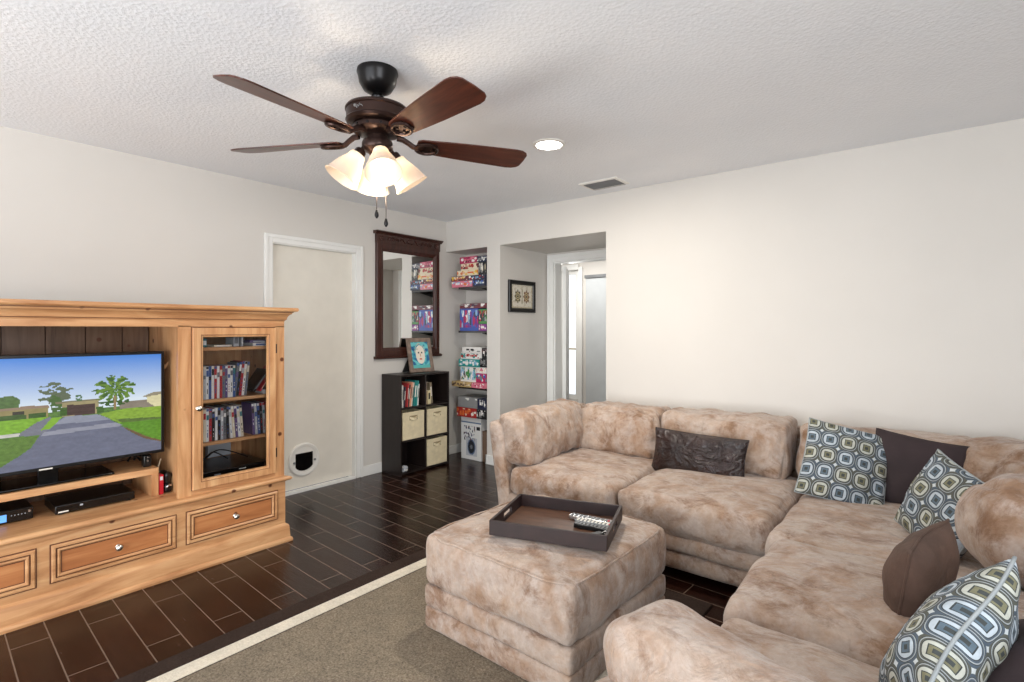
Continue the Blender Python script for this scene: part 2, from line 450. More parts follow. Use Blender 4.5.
def window(name, O, U, w, h, N, panes):
    fr = MB(); O = Vector(O); U = Vector(U); N = Vector(N); Z = Vector((0, 0, 1))
    def bar(a, b, c, d):
        p = []
        for t in (0, .05):
            for q in ((a, c), (b, c), (b, d), (a, d)): p.append(O + U * q[0] + Z * q[1] + N * t)
        fr.add(p, [(0, 1, 2, 3), (7, 6, 5, 4), (0, 4, 5, 1), (1, 5, 6, 2), (2, 6, 7, 3), (3, 7, 4, 0)])
    bar(0, w, 0, .06); bar(0, w, h - .06, h); bar(0, .06, .06, h - .06); bar(w - .06, w, .06, h - .06)
    for k in range(1, panes): bar(w * k / panes - .03, w * k / panes + .03, .06, h - .06)
    f = fr.build(name, 'trim_paint'); struct(f)
    g = MB().add([O + U * .03 + Z * .03 + N * .02, O + U * (w - .03) + Z * .03 + N * .02, O + U * (w - .03) + Z * (h - .03) + N * .02, O + U * .03 + Z * (h - .03) + N * .02], [(0, 1, 2, 3)])
    g.build('pane', 'clear_glass', f); return f
window('window_1', (1.0, YD - .08, 0), (1, 0, 0), 3.4, 2.25, (0, 1, 0), 3)
window('window_2', (XW + .1, -5.5, .75), (0, 1, 0), 2.2, 1.45, (-1, 0, 0), 2)
# the hall beyond
m = B(-1.6, -.26, 2.6, 2.72, 0, H); m.box(0.01, 2.4, 2.6, 2.72, 0, H); m.box(-.26, .01, 2.6, 2.72, 0, .32); m.box(-.26, .01, 2.6, 2.72, 2.16, H)
m.box(-1.72, -1.6, .42, 2.72, 0, H); m.box(2.3, 2.4, .9, 2.6, 0, H); m.box(-1.6, .57, .42, .5, 0, H)
struct(m.build('wall_hall', 'wall_paint'))
f = window('window_3', (-.26, 2.66, .32), (1, 0, 0), .27, 1.84, (0, -1, 0), 1)
B(-.25, 0, 2.62, 2.65, 1.02, 1.045).build('rail', 'cream_cable', f)
t_ = B(.02, .085, 2.56, 2.6, 0, 2.2); t_.box(-.35, -.27, 2.56, 2.6, 0, 2.2); t_.box(-.27, .02, 2.56, 2.6, 2.16, 2.24)
struct(t_.build('trim_5', 'trim_paint', bevel=.006))
d = struct(B(.16, 1.3, 2.54, 2.575, .03, 2.03).build('door_3', 'closet_grey', bevel=.004))
B(.15, 1.31, 2.52, 2.6, 2.03, 2.07).build('track', 'grey_plastic', d)
# door casing at the back of the passage
def casing(name, y, x0, x1, z1, w, face=-1):
    m = MB(); t = .018 * face
    ys = sorted((y, y + t))
    m.box(x0 - w, x0, ys[0], ys[1], 0, z1 + w); m.box(x1, x1 + w, ys[0], ys[1], 0, z1 + w); m.box(x0, x1, ys[0], ys[1], z1, z1 + w)
    yb = sorted((y + t, y + t * 1.5))
    m.box(x0 - w, x0 - w * .55, yb[0], yb[1], 0, z1 + w); m.box(x1 + w * .55, x1 + w, yb[0], yb[1], 0, z1 + w); m.box(x0 - w * .55, x1 + w * .55, yb[0], yb[1], z1 + w * .55, z1 + w)
    return m
o = casing('', .782, .83, 1.66, 2.03, .075).build('trim_1', 'trim_paint', bevel=.004); struct(o)
m = B(.83, .845, .782, .9, 0, 2.03); m.box(1.645, 1.66, .782, .9, 0, 2.03); m.box(.845, 1.645, .782, .9, 2.015, 2.03)
struct(m.build('trim_2', 'trim_paint'))
# open door leaf swung into the hall
ang = math.atan2(.72, -.42)
leaf = MB(); leaf.box(0, .80, -.02, .02, .01, 2.0)
leaf.loft((.12, -.02, .2), (1, 0, 0), (0, 0, 1), (0, -1, 0), .56, .75, [(0, 0), (.03, -.008), (.05, -.002)])
leaf.loft((.12, -.02, 1.1), (1, 0, 0), (0, 0, 1), (0, -1, 0), .56, .75, [(0, 0), (.03, -.008), (.05, -.002)])
leaf.xform(Matrix.Translation((.86, .93, 0)) @ Matrix.Rotation(ang, 4, 'Z'))
d = struct(leaf.build('door_2', 'trim_paint'))
# left wall door: recessed flat slab with a cat flap
o = B(-.085, -.045, -1.862, -1.108, .02, 1.99).build('door_1', 'door_paint', bevel=.003); struct(o)
m = MB(); Rx = Matrix.Rotation(R(90), 3, 'Y')
m.lathe((-.0449, -1.575, .25), [(.112, 0), (.136, 0), (.136, .010), (.128, .018), (.112, .018), (.104, .014), (.104, .0)], 48, Rx, close=False)
m.v = [Vector((p.x, p.y, p.z)) for p in m.v]
ring = m.build('pet_flap', 'white_plastic', o, smooth=40)
face = MB()      # plate with a D-shaped opening
N = 48
outer = [(.105 * math.cos(2 * math.pi * i / N), .105 * math.sin(2 * math.pi * i / N)) for i in range(N)]
inner = []
for a, b in outer:
    x = max(-.078, min(.078, a * .95)); z = b * .88
    inner.append((x, min(.055, z)))
vs = [(-.033, -1.575 + a, .25 + b) for a, b in outer] + [(-.033, -1.575 + a, .25 + b) for a, b in inner] + [(-.043, -1.575 + a, .25 + b) for a, b in inner]
face.add(vs, [(i, (i + 1) % N, N + (i + 1) % N, N + i) for i in range(N)] + [(N + i, N + (i + 1) % N, 2 * N + (i + 1) % N, 2 * N + i) for i in range(N)])
face.build('face_plate', 'white_plastic', ring)
fl = MB().add([(-.0405, -1.575 + a, .25 + b) for a, b in inner], [tuple(range(N))])
fl.build('flap', 'black_glossy', ring)
for s in (-1, 1): MB().cyl((-.032, -1.575 + s * .09, .235), (-.022, -1.575 + s * .09, .235), .009).build('catch', 'grey_plastic', ring, smooth=40)
h = B(-.046, -.038, -1.868, -1.84, 1.78, 1.88); h.cyl((-.035, -1.862, 1.78), (-.035, -1.862, 1.88), .006); h.build('hinge', 'grey_plastic', o)
# jamb + casing of that door
m = B(-.12, 0, -1.87, -1.855, 0, 2.0); m.box(-.12, 0, -1.115, -1.10, 0, 2.0); m.box(-.12, 0, -1.855, -1.115, 1.985, 2.0); m.box(-.04, 0.012, -1.855, -1.115, 0, .018)
struct(m.build('trim_3', 'trim_paint'))
def casing_x(y0, y1, z1, w):
    m = MB()
    for t0, t1, i0 in ((0, .014, 0), (.014, .022, .55)):
        m.box(t0, t1, y0 - w, y0 - w * i0, 0, z1 + w); m.box(t0, t1, y1 + w * i0, y1 + w, 0, z1 + w); m.box(t0, t1, y0 - w * i0, y1 + w * i0, z1 + w * i0, z1 + w)
    return m
struct(casing_x(-1.865, -1.105, 1.992, .065).build('trim_4', 'trim_paint', bevel=.004))
# baseboards
def bb(name, pts):
    m = MB()
    for (x0, x1, y0, y1) in pts: m.box(x0, x1, y0, y1, 0, .085); m.box((x0 if x0 <= .001 or x1 - x0 > .03 else x0), x1, y0, y1, .085, .09)
    return struct(m.build(name, 'trim_paint', bevel=.004))
bb('baseboard_left', [(0, .014, YD, -1.93), (0, .014, -1.04, .3)])
bb('baseboard_back', [(.014, .57, .286, .3), (.556, .57, -.014, .286), (.556, .751, -.014, 0), (.737, .751, 0, .76), (1.868, XW, -.014, 0), (1.868, 1.882, 0, .76)])
bb('baseboard_right', [(XW - .014, XW, YD, -.014)])
bb('baseboard_hall', [(-1.6, -.35, 2.586, 2.6)])

# ================================================================== ceiling fixtures
root = thing('recessed_light', 'round white recessed downlight glowing in the textured ceiling between fan and vent', 'ceiling light', (2.188, -1.258, H - .012))
MB().lathe((2.188, -1.258, H), [(.10, 0), (.098, -.006), (.08, -.010), (.074, -.004), (.074, 0)], 40).build('trim_ring', 'white_plastic', root, smooth=40)
MB().lathe((2.188, -1.258, H), [(.074, -.0105), (.074, -.003)], 40).build('lens', 'downlight_glow', root)
ll = area('recessed_lamp_light', (2.188, -1.258, H - .02), (0, 0, 0), .13, .13, 27, (1.0, .93, .82)); ll.data.shape = 'DISK'
root = thing('ceiling_vent', 'grey louvred air vent in a white frame on the ceiling near the back wall', 'air vent', (2.02, -.27, H - .01))
x0, x1, y0, y1 = 1.855, 2.175, -.385, -.165
m = MB().loft((x0, y0, H), (1, 0, 0), (0, 1, 0), (0, 0, -1), x1 - x0, y1 - y0, [(0, 0), (0, .006), (.008, .010), (.022, .010), (.026, .001)], cap=False)
m.build('frame', 'white_plastic', root)
B(x0 + .02, x1 - .02, y0 + .02, y1 - .02, H - .002, H).build('backing', 'black_matte', root)
for k in range(8):
    yy = y0 + .032 + k * .0225
    MB().add([(x0 + .024, yy, H - .003), (x1 - .024, yy, H - .003), (x1 - .024, yy + .016, H - .012), (x0 + .024, yy + .016, H - .012)], [(0, 1, 2, 3)]).build('louvre', 'vent_grey', root)

# ================================================================== ceiling fan
FX, FY = 2.133, -2.476
fan = thing('ceiling_fan', 'bronze five-blade ceiling fan with frosted glass lamps and pull chains', 'ceiling fan', (FX, FY, H))
fc = (FX, FY, 0)
MB().lathe(fc, [(.055, H), (.086, H), (.088, H - .012), (.083, H - .025), (.078, H - .055), (.06, H - .085), (.035, H - .098), (.0, H - .1)], 40).build('canopy', 'bronze_black', fan, smooth=35)
MB().cyl((FX, FY, 2.35), (FX, FY, 2.28), .014).lathe(fc, [(.0, 2.335), (.024, 2.335), (.028, 2.325), (.024, 2.31), (.0, 2.309)], 24).build('downrod', 'bronze_black', fan, smooth=35)
mo = MB().lathe(fc, [(0, 2.2930), (.05, 2.2910), (.10, 2.2860), (.130, 2.2740), (.136, 2.2660), (.136, 2.2600), (.131, 2.2560), (.131, 2.2210), (.134, 2.2160), (.128, 2.2060), (.11, 2.2000), (0, 2.2000)], 56).build('motor_housing', 'bronze', fan, smooth=30)
k = MB()     # small script-like maker's mark: too small to read in the photo
ca = math.atan2(-3.91 - FY, 4.04 - FX)
pts = []
for i in range(40):
    t_ = i / 39; a = ca - .50 + t_ * .34 - .3
    pts.append((FX + .1325 * math.cos(a), FY + .1325 * math.sin(a), 2.2400 + .007 * math.sin(t_ * 30) * (1.3 - t_) + .004 * math.sin(t_ * 11)))
k.tube(pts, .0012, 5).build('maker_mark', 'silver', mo)
rr_ = MB().lathe(fc, [(0, 2.2000), (.098, 2.2000), (.105, 2.1900), (.105, 2.1740), (.098, 2.1680), (.07, 2.1600), (.05, 2.1540), (0, 2.1540)], 48).build('rotor_ring', 'bronze', fan, smooth=30)
for i in range(12):
    a = 2 * math.pi * i / 12; m = MB()
    m.cyl((FX + .1045 * math.cos(a), FY + .1045 * math.sin(a), 2.1820), (FX + .108 * math.cos(a), FY + .108 * math.sin(a), 2.1820), .006, n=8)
    m.build('slot', 'bronze_black', rr_)
MB().lathe(fc, [(0, 2.1560), (.045, 2.1560), (.047, 2.1380), (.062, 2.1330), (.066, 2.1230), (.066, 2.1030), (.06, 2.0930), (.04, 2.0830), (.03, 2.0680), (.022, 2.0480), (.012, 2.0380), (0, 2.0360)], 40).build('switch_housing', 'bronze', fan, smooth=35)
def blade_mesh():
    m = MB(); prof = [(.17, .040), (.19, .050), (.30, .061), (.42, .070), (.54, .076), (.63, .080), (.66, .076), (.682, .064), (.692, .048), (.695, .0)]
    up = [(r, w) for r, w in prof]; lo = [(r, -w) for r, w in prof[:-1]][::-1]
    out = up + lo; n = len(out)
    m.add([(x, y, .003) for x, y in out] + [(x, y, -.003) for x, y in out], [tuple(range(n)), tuple(range(n, 2 * n))[::-1]] + [(i, n + i, n + (i + 1) % n, (i + 1) % n) for i in range(n)])
    return m
def bracket_mesh():
    m = MB()
    # curved iron from the rotor to the blade root, ending in an open loop with screws
    m.tube([(.085, 0, .022), (.11, 0, .020), (.135, 0, .006), (.155, 0, -.008), (.18, 0, -.012)], [.012, .013, .012, .012, .011], 8)
    loop = [(.215 + .048 * math.cos(t), .036 * math.sin(t), -.012) for t in [2 * math.pi * i / 24 for i in range(24)]]
    m.tube(loop, .0085, 8, closed=True)
    m.box(.175, .26, -.030, .030, -.009, -.004)
    m.cyl((.205, .016, -.006), (.205, .016, -.016), .006, n=10); m.cyl((.205, -.016, -.006), (.205, -.016, -.016), .006, n=10); m.cyl((.24, 0, -.006), (.24, 0, -.016), .006, n=10)
    return m
bl0 = br0 = None
for az in (-82, -153, 135, 62, -10):
    Mt = Matrix.Rotation(R(az), 4, 'Z') @ Matrix.Translation((0, 0, 2.138 - H)) @ Matrix.Rotation(R(-13), 4, 'X')
    if bl0 is None:
        bl0 = blade_mesh().build('blade', 'blade_wood', fan, local=True, bevel=.0015)
        br0 = bracket_mesh().build('blade_bracket', 'bronze', bl0, local=True, smooth=40); b = bl0
    else:
        b = bl0.copy(); C.objects.link(b); b.parent = fan; c_ = br0.copy(); C.objects.link(c_); c_.parent = b
    b.matrix_local = Mt
# four bell shades
for i, az in enumerate((-28, -118, 152, 62)):
    a = R(az); d = Vector((math.cos(a), math.sin(a), 0)); ax = (d * math.sin(R(33)) - Vector((0, 0, 1)) * math.cos(R(33))).normalized()
    p0 = Vector((FX, FY, 2.100)) + d * .034
    p1 = p0 + d * .022 + Vector((0, 0, .004)); p2 = p1 + ax * .02
    arm = MB().tube([p0, p1, p2], .010, 10).build('lamp_arm', 'bronze', fan, smooth=50)
    Mq = Vector((0, 0, 1)).rotation_difference(ax).to_matrix()
    MB().lathe(p2, [(0, -.004), (.018, -.002), (.024, .006), (.026, .028), (.022, .032), (0, .032)], 24, Mq).build('socket', 'bronze', arm, smooth=40)
    prof = [(.027, .022), (.031, .040), (.041, .062), (.050, .085), (.056, .108), (.061, .122), (.064, .126), (.061, .127), (.053, .107), (.047, .085), (.038, .062), (.028, .040), (.024, .024)]
    prof = [(r_ * 1.22, z_ * 1.22) for r_, z_ in prof]
    MB().lathe(p2, prof, 32, Mq, close=False).build('lamp_shade', 'frosted_glass', arm, smooth=60)
    MB().lathe(p2, [(0, .03), (.012, .032), (.014, .045), (.024, .062), (.028, .076), (.024, .090), (.012, .099), (0, .1)], 20, Mq).build('bulb', 'bulb_glow', arm, smooth=180)
for dx, dy, ln in ((.02, -.012, .215), (.043, .02, .25)):
    x, y = FX + dx - .01, FY + dy; z0 = 2.05
    ch = MB().cyl((x, y, z0), (x, y, z0 - ln), .0016, n=6).build('pull_chain', 'bronze', fan)
    MB().lathe((x, y, 0), [(0, z0 - ln), (.004, z0 - ln - .002), (.009, z0 - ln - .02), (.009, z0 - ln - .028), (.003, z0 - ln - .038), (0, z0 - ln - .038)], 12).build('fob', 'bronze_black', ch, smooth=40)
point('fan_lamp_light', (FX, FY, 1.90), 6, (1.0, .80, .56), .05)
# ================================================================== sectional sofa
sofa = thing('sectional_sofa', 'tan microsuede L-shaped sectional sofa against the back wall', 'sofa', (3.0, -.9, 0))
def sc(x0, x1, y0, y1, z0, z1): return ((x0 + x1) / 2, (y0 + y1) / 2, (z0 + z1) / 2), ((x1 - x0) / 2, (y1 - y0) / 2, (z1 - z0) / 2)
def sbox(name, box, r, n=22, parent=None, **k):
    c, h = sc(*box); return softobj(name, 'microsuede', parent or sofa, c, h, r, n, **k)
sbox('base', (1.80, 3.56, -1.20, -.12, .045, .15), .05, 34, amp=.004, freq=7, seed=1)
sbox('base', (1.79, 3.56, -1.22, -.12, .145, .25), .05, 34, amp=.004, freq=7, seed=2)
sbox('base', (3.52, 4.62, -2.64, -.10, .045, .25), .05, 34, amp=.004, freq=7, seed=3)
for x in (1.9, 2.7, 3.45):
    for y in (-1.08, -.2): MB().cyl((x, y, .06), (x, y, 0), .03, .022).build('foot', 'black_matte', sofa, smooth=40)
for x in (3.7, 4.5):
    MB().cyl((x, -2.5, .06), (x, -2.5, .012), .03, .022).build('foot', 'black_matte', sofa, smooth=40)
sbox('seat_cushion', (1.84, 2.605, -1.235, -.30, .235, .43), .06, 26, bulge=(.01, .01, .025), amp=.007, seed=4, fold=.010)
sbox('seat_cushion', (2.61, 3.425, -1.245, -.30, .235, .435), .065, 26, bulge=(.012, .01, .025), amp=.008, seed=5, fold=.010)
sbox('seat_cushion', (3.425, 4.6, -1.385, -.25, .235, .415), .05, 28, bulge=(.0, .01, .012), amp=.008, seed=6, fold=.008)
sbox('seat_cushion', (3.47, 4.6, -2.155, -1.395, .235, .44), .06, 28, bulge=(.01, .008, .035), amp=.008, seed=7, fold=.008)
sbox('seat_cushion', (3.50, 4.6, -2.80, -2.165, .235, .435), .06, 26, bulge=(.01, .008, .025), amp=.008, seed=8, fold=.008)
# backs
sbox('back_frame', (1.72, 4.66, -.20, -.02, .05, .70), .05, 34, amp=.004, seed=9)
sbox('back_frame', (4.48, 4.70, -2.6, -.05, .05, .70), .06, 34, amp=.004, seed=10)
def lean(k): return lambda p, u: p + Vector((0, k * u.z, 0))
def backc(x0, x1, y0, y1, z1, seed, **k):
    return sbox('back_cushion', (x0, x1, y0, y1, .41, z1), .065, 26, bulge=(.006, .035, .008), amp=.009, seed=seed, fold=.024, shape=lean(.035), **k)
backc(1.90, 2.535, -.50, -.17, .762, 11)
backc(2.54, 3.345, -.50, -.17, .775, 12)
backc(3.36, 4.22, -.44, -.15, .755, 13)
# corner bolster wrapping round to the other leg
c, h = (4.40, -.42, .58), (.34, .20, .185)
softobj('corner_cushion', 'microsuede', sofa, c, h, .14, 26, bulge=(.01, .03, .02), amp=.010, seed=14, fold=.020, M=Matrix.Rotation(R(-42), 3, 'Z'))
# arm-side cushion at the passage end
c, h = (1.845, -.80, .60), (.115, .395, .175)
softobj('side_cushion', 'microsuede', sofa, c, h, .065, 26, bulge=(.03, .01, .015), amp=.010, seed=15, fold=.026, shape=lambda p, u: p + Vector((-.03 * u.z, 0, .012 * u.y)))
c, h = (1.755, -.63, .375), (.06, .59, .33)
softobj('arm', 'microsuede', sofa, c, h, .045, 26, amp=.003, seed=16, shape=lambda p, u: p + Vector((-.055 * u.z, 0, 0)))
# near arm: low body and a fat pad on top
c, h = (3.93, -2.86, .22), (.68, .17, .19)
softobj('arm', 'microsuede', sofa, c, h, .12, 26, bulge=(.02, .02, .01), amp=.007, seed=17, M=Matrix.Rotation(R(-17), 3, 'Z'))
c, h = (3.925, -2.835, .50), (.57, .15, .11)
softobj('arm_pad', 'microsuede', sofa, c, h, .105, 30, bulge=(.03, .02, .025), amp=.010, seed=18, fold=.016, M=Matrix.Rotation(R(-22), 3, 'Z') @ Matrix.Rotation(R(3), 3, 'Y'))
# big loose back cushion on the right leg
c, h = (4.43, -1.36, .615), (.335, .17, .185)
softobj('back_cushion', 'microsuede', sofa, c, h, .15, 26, bulge=(.02, .045, .02), amp=.010, seed=19, fold=.014, M=Matrix.Rotation(R(-8), 3, 'Z') @ Matrix.Rotation(R(-12), 3, 'X'))

# ================================================================== ottoman
ott = thing('ottoman', 'square tan microsuede storage ottoman with a tray on top', 'ottoman', (2.66, -1.94, .008))
def obox(name, box, r, **k):
    c, h = sc(*box); return softobj(name, 'microsuede', ott, c, h, r, 26, **k)
Mo = Matrix.Rotation(R(-1.5), 3, 'Z')
obox('base_band', (2.272, 3.048, -2.336, -1.554, .010, .107), .020, amp=.003, freq=7, seed=21, bulge=(.004, .004, 0), M=Mo)
obox('base_band', (2.271, 3.049, -2.337, -1.553, .104, .199), .020, amp=.003, freq=7, seed=22, bulge=(.005, .005, 0), M=Mo)
top = obox('top_cushion', (2.264, 3.056, -2.344, -1.546, .195, .422), .045, amp=.005, freq=6, seed=23, bulge=(.012, .012, .022), fold=.006, M=Mo)
for part in ('seam',):
    pts = []
    hw_ = .388
    for i in range(88):
        t_ = i / 88 * 4; k = int(t_) % 4; f_ = t_ - int(t_)
        cs = [(-1, -1), (1, -1), (1, 1), (-1, 1), (-1, -1)]
        x = cs[k][0] + (cs[k + 1][0] - cs[k][0]) * f_; y = cs[k][1] + (cs[k + 1][1] - cs[k][1]) * f_
        q = (abs(x) ** 9 + abs(y) ** 9) ** (1 / 9)
        pts.append(Mo @ Vector((x / q * hw_, y / q * hw_, 0)) + Vector((2.66, -1.945, .4135 + .002 * math.sin(i * 1.3))))
    MB().tube(pts, .0045, 6, closed=True).build('piping', 'microsuede', ott, smooth=180)
# ================================================================== tray with remotes
tz = .448
tray = thing('serving_tray', 'dark wooden rectangular tray with handle slots on the ottoman', 'tray', (2.722, -1.95, tz), (0, 0, R(18.5)))
w, d, hh, tk = .25, .195, .062, .012
m = B(-w, w, -d, -d + tk, 0, hh)
m.build('long_side', 'tray_wood', tray, local=True, bevel=.002)
B(-w, w, d - tk, d, 0, hh).build('long_side', 'tray_wood', tray, local=True, bevel=.002)
for s in (-1, 1):
    a, b = sorted((s * w, s * (w - tk)))
    m = B(a, b, -d + tk, d - tk, 0, .022); m.box(a, b, -d + tk, -.05, .022, .046); m.box(a, b, .05, d - tk, .022, .046); m.box(a, b, -d + tk, d - tk, .046, hh)
    m.build('handle_side', 'tray_wood', tray, local=True)
B(-w + tk, w - tk, -d + tk, d - tk, 0, .008).build('tray_floor', 'tray_inner', tray, local=True)
Mt = Matrix.Translation((2.722, -1.95, tz)) @ Matrix.Rotation(R(18.5), 4, 'Z')
def remote(label, x, y, z, rot, L, wd, mat, bcol, seed, name='remote_control'):
    p = Mt @ Vector((x, y, z)); r = thing(name, label, 'remote control', p, (0, 0, R(18.5 + rot)), 'remote controls lying in the tray')
    m = MB(); prof = [(-L, -wd * .75), (-L * .6, -wd), (L * .1, -wd * .82), (L * .8, -wd), (L, -wd * .8)]
    out = prof + [(a, -b) for a, b in prof[::-1]]
    m.prism(out, 2, 0, .018); m.build('remote_body', mat, r, local=True, bevel=.003)
    random.seed(seed)
    for i in range(9):
        for j in (-1, 0, 1):
            xx = -L * .85 + i * L * .2
            B(xx - .004, xx + .004, j * wd * .48 - .0035, j * wd * .48 + .0035, .018, .0205).build('button', bcol, r, local=True)
    MB().cyl((L * .86, 0, .018), (L * .86, 0, .0205), .006, n=12).build('power_button', 'red_plastic', r, local=True)
remote('silver remote control at the back of the tray', .125, .085, .009, -10, .10, .023, 'silver', 'grey_plastic', 1)
remote('grey remote control between the silver one and the black one in the tray', .150, .036, .009, -8, .084, .019, 'grey_plastic', 'paper_white', 2)
remote('black remote control with grey buttons, nearest of the long ones in the tray', .155, -.008, .009, -8, .084, .018, 'black_plastic', 'grey_plastic', 3)
p = Mt @ Vector((.185, -.10, .009))
r = thing('key_fob', 'small black gadget with a pale clip in the front right corner of the tray', 'gadget', p, (0, 0, R(70)))
m = B(-.045, .035, -.017, .017, 0, .022); m.build('fob_body', 'black_plastic', r, local=True, bevel=.005)
MB().tube([(.036, -.008, .012), (.06, -.01, .014), (.066, 0, .016), (.06, .01, .014), (.036, .008, .012)], .003).build('clip', 'silver', r, local=True, smooth=60)

# ================================================================== pillows
def pillow(name, label, cat, c, ux, vx, w, h, t, mat, seed=0, n=46, group=None, piping=None, round_=0.0):
    ux = Vector(ux).normalized(); vx = Vector(vx); vx = (vx - ux * vx.dot(ux)).normalized(); nx = ux.cross(vx)
    M3 = Matrix((ux, vx, nx)).transposed(); c = Vector(c)
    root = thing(name, label, cat, c, M3.to_euler(), group)
    vs = []; fs = []; cells = []
    def P(a, b, side):
        ed = (1 - abs(a) ** 2.4) * (1 - abs(b) ** 2.4)
        T = t * .5 * (max(0, ed) ** .48)
        pa = a * (1 - .055 * (1 - b * b)) ; pb = b * (1 - .055 * (1 - a * a))
        if round_:
            rr = math.hypot(a, b); kk = max(abs(a), abs(b)) / rr if rr > 1e-6 else 1; f_ = 1 - round_ + round_ * kk; pa *= f_; pb *= f_
        x, y = pa * w / 2, pb * h / 2
        s = Vector((seed * 5.1, seed * 2.3, side * 4.0))
        wn = noise.noise(Vector((x * 7, y * 7, 0)) + s) * .014 + noise.noise(Vector((x * 16, y * 16, 0)) + s) * .006
        cr = -max(0, .25 - abs(noise.noise(Vector((x * 10, y * 10, 3)) + s))) * .03 * max(abs(a), abs(b)) ** 2
        z = side * (T + (wn + cr) * min(1, ed * 4))
        return Vector((x, y, z + .006 * math.sin(a * 3 + seed) ))
    idx = {}
    for side in (1, -1):
        for j in range(n + 1):
            for i in range(n + 1):
                a = math.sin((i / n - .5) * math.pi * .96) / math.sin(.48 * math.pi); b = math.sin((j / n - .5) * math.pi * .96) / math.sin(.48 * math.pi)
                e = i in (0, n) or j in (0, n)
                key = (i, j, 0 if e else side)
                if key not in idx: idx[key] = len(vs); vs.append(P(a, b, side))
        for j in range(n):
            for i in range(n):
                q = [idx.get((i + di, j + dj, side), idx.get((i + di, j + dj, 0))) for di, dj in ((0, 0), (1, 0), (1, 1), (0, 1))]
                fs.append(tuple(q) if side == 1 else tuple(q[::-1]))
                cells.append((i, j))
    me = bpy.data.meshes.new('cover'); me.from_pydata(vs, [], fs); me.materials.append(MATS[mat])
    for p in me.polygons: p.use_smooth = True
    uvl = me.uv_layers.new(name='UVMap')
    g_ = lambda z: math.sin((z / n - .5) * math.pi * .96) / math.sin(.48 * math.pi) * .5 + .5
    for p, (ci, cj) in zip(me.polygons, cells):
        for li, (di, dj) in zip(p.loop_indices, ((0, 0), (1, 0), (1, 1), (0, 1)) if p.index < n * n else ((0, 1), (1, 1), (1, 0), (0, 0))):
            uvl.data[li].uv = (g_(ci + di), g_(cj + dj))
    o = bpy.data.objects.new('cover', me); o.parent = root; C.objects.link(o); ORG[o.name] = c
    o.modifiers.new('subsurf', 'SUBSURF')
    if piping:
        loop = []
        q = 24
        for a0, b0, a1, b1 in ((-1, -1, 1, -1), (1, -1, 1, 1), (1, 1, -1, 1), (-1, 1, -1, -1)):
            for i in range(q): f_ = i / q; loop.append(P(a0 + (a1 - a0) * f_, b0 + (b1 - b0) * f_, 1))
        MB().tube(loop, .004, 6, closed=True).build('piping', piping, root, local=True, smooth=180)
    return root
pillow('lumbar_pillow', 'crinkled dark brown leather lumbar pillow on the middle of the sofa', 'pillow', (2.855, -.61, .532), (1, -.05, -.01), (.0, .24, .975), .595, .275, .15, 'brown_leather', seed=1, n=34, piping='brown_leather')
lr = bpy.data.objects['lumbar_pillow']
def zt(a, b): return .5 * .15 * ((1 - abs(a) ** 2.4) * (1 - abs(b) ** 2.4)) ** .48 + .004
MB().tube([(.0, b * .1375 * .95, zt(0, b)) for b in [k / 12 - 1 for k in range(1, 24)]], .003, 6).build('seam', 'brown_leather', lr, local=True, smooth=180)
MB().tube([(a * .2975 * .95, 0, zt(a, 0)) for a in [k / 12 - 1 for k in range(1, 24)]], .003, 6).build('seam', 'brown_leather', lr, local=True, smooth=180)
pillow('patterned_cushion', 'square cushion with rings and squares pattern leaning on the sofa back', 'pillow', (3.629, -.545, .587), (.963, .17, -.192), (.06, .54, .839), .405, .445, .13, 'ring_cloth_a', seed=2, n=40, piping='grey_cord')
pillow('plum_cushion', 'dark plum square cushion behind and between the two upright patterned cushions', 'pillow', (3.93, -.46, .56), (1, -.04, -.12), (0, .3, 1), .39, .41, .12, 'plum_velvet', seed=3, n=34, piping='plum_velvet')
pillow('patterned_cushion', 'small patterned cushion tilted into the sofa corner by the plum cushion', 'pillow', (4.045, -1.10, .585), (.17, -.30, -.075), (.12, .05, .33), .38, .37, .14, 'ring_cloth_b', seed=4, n=36, piping='grey_cord')
pillow('brown_cushion', 'brown suede cushion standing on edge between two patterned cushions', 'pillow', (3.985, -1.81, .54), (.28, .9, .12), (.14, -.16, .95), .31, .33, .15, 'brown_suede', seed=5, n=36, piping='brown_suede', round_=.2)
pillow('patterned_cushion', 'patterned cushion nearest the camera, leaning on the right end of the sofa', 'pillow', (4.045, -2.36, .575), (.36, .82, .45), (.24, -.54, .80), .40, .38, .17, 'ring_cloth_c', seed=6, n=42, piping='grey_cord')
pillow('plum_cushion', 'dark brown cushion cut off by the lower right corner of the view', 'pillow', (4.215, -2.36, .60), (.12, .40, .1), (.35, -.1, .22), .40, .38, .15, 'plum_velvet', seed=7, n=34, piping='plum_velvet')

# ================================================================== rug
rug = thing('area_rug', 'taupe area rug with cream stripe and dark brown border under the ottoman', 'rug', (2.41, -2.58, 0))
rx0, rx1, ry0, ry1 = 1.635, 3.19, -3.85, -1.33
MB().loft((rx0, ry0, 0), (1, 0, 0), (0, 1, 0), (0, 0, 1), rx1 - rx0, ry1 - ry0, [(0, 0), (.003, .009), (.108, .010)], cap=False).build('border', 'rug_brown', rug)
MB().loft((rx0, ry0, 0), (1, 0, 0), (0, 1, 0), (0, 0, 1), rx1 - rx0, ry1 - ry0, [(.108, .004), (.108, .012), (.184, .012), (.184, .006)], cap=False).build('stripe', 'rug_cream', rug)
MB().loft((rx0, ry0, 0), (1, 0, 0), (0, 1, 0), (0, 0, 1), rx1 - rx0, ry1 - ry0, [(.184, .004), (.184, .010), (.194, .010), (.194, .004)], cap=False).build('inner_line', 'rug_brown', rug)
MB().loft((rx0, ry0, 0), (1, 0, 0), (0, 1, 0), (0, 0, 1), rx1 - rx0, ry1 - ry0, [(.194, .002), (.194, .0125)], cap=True).build('field', 'rug_taupe', rug)
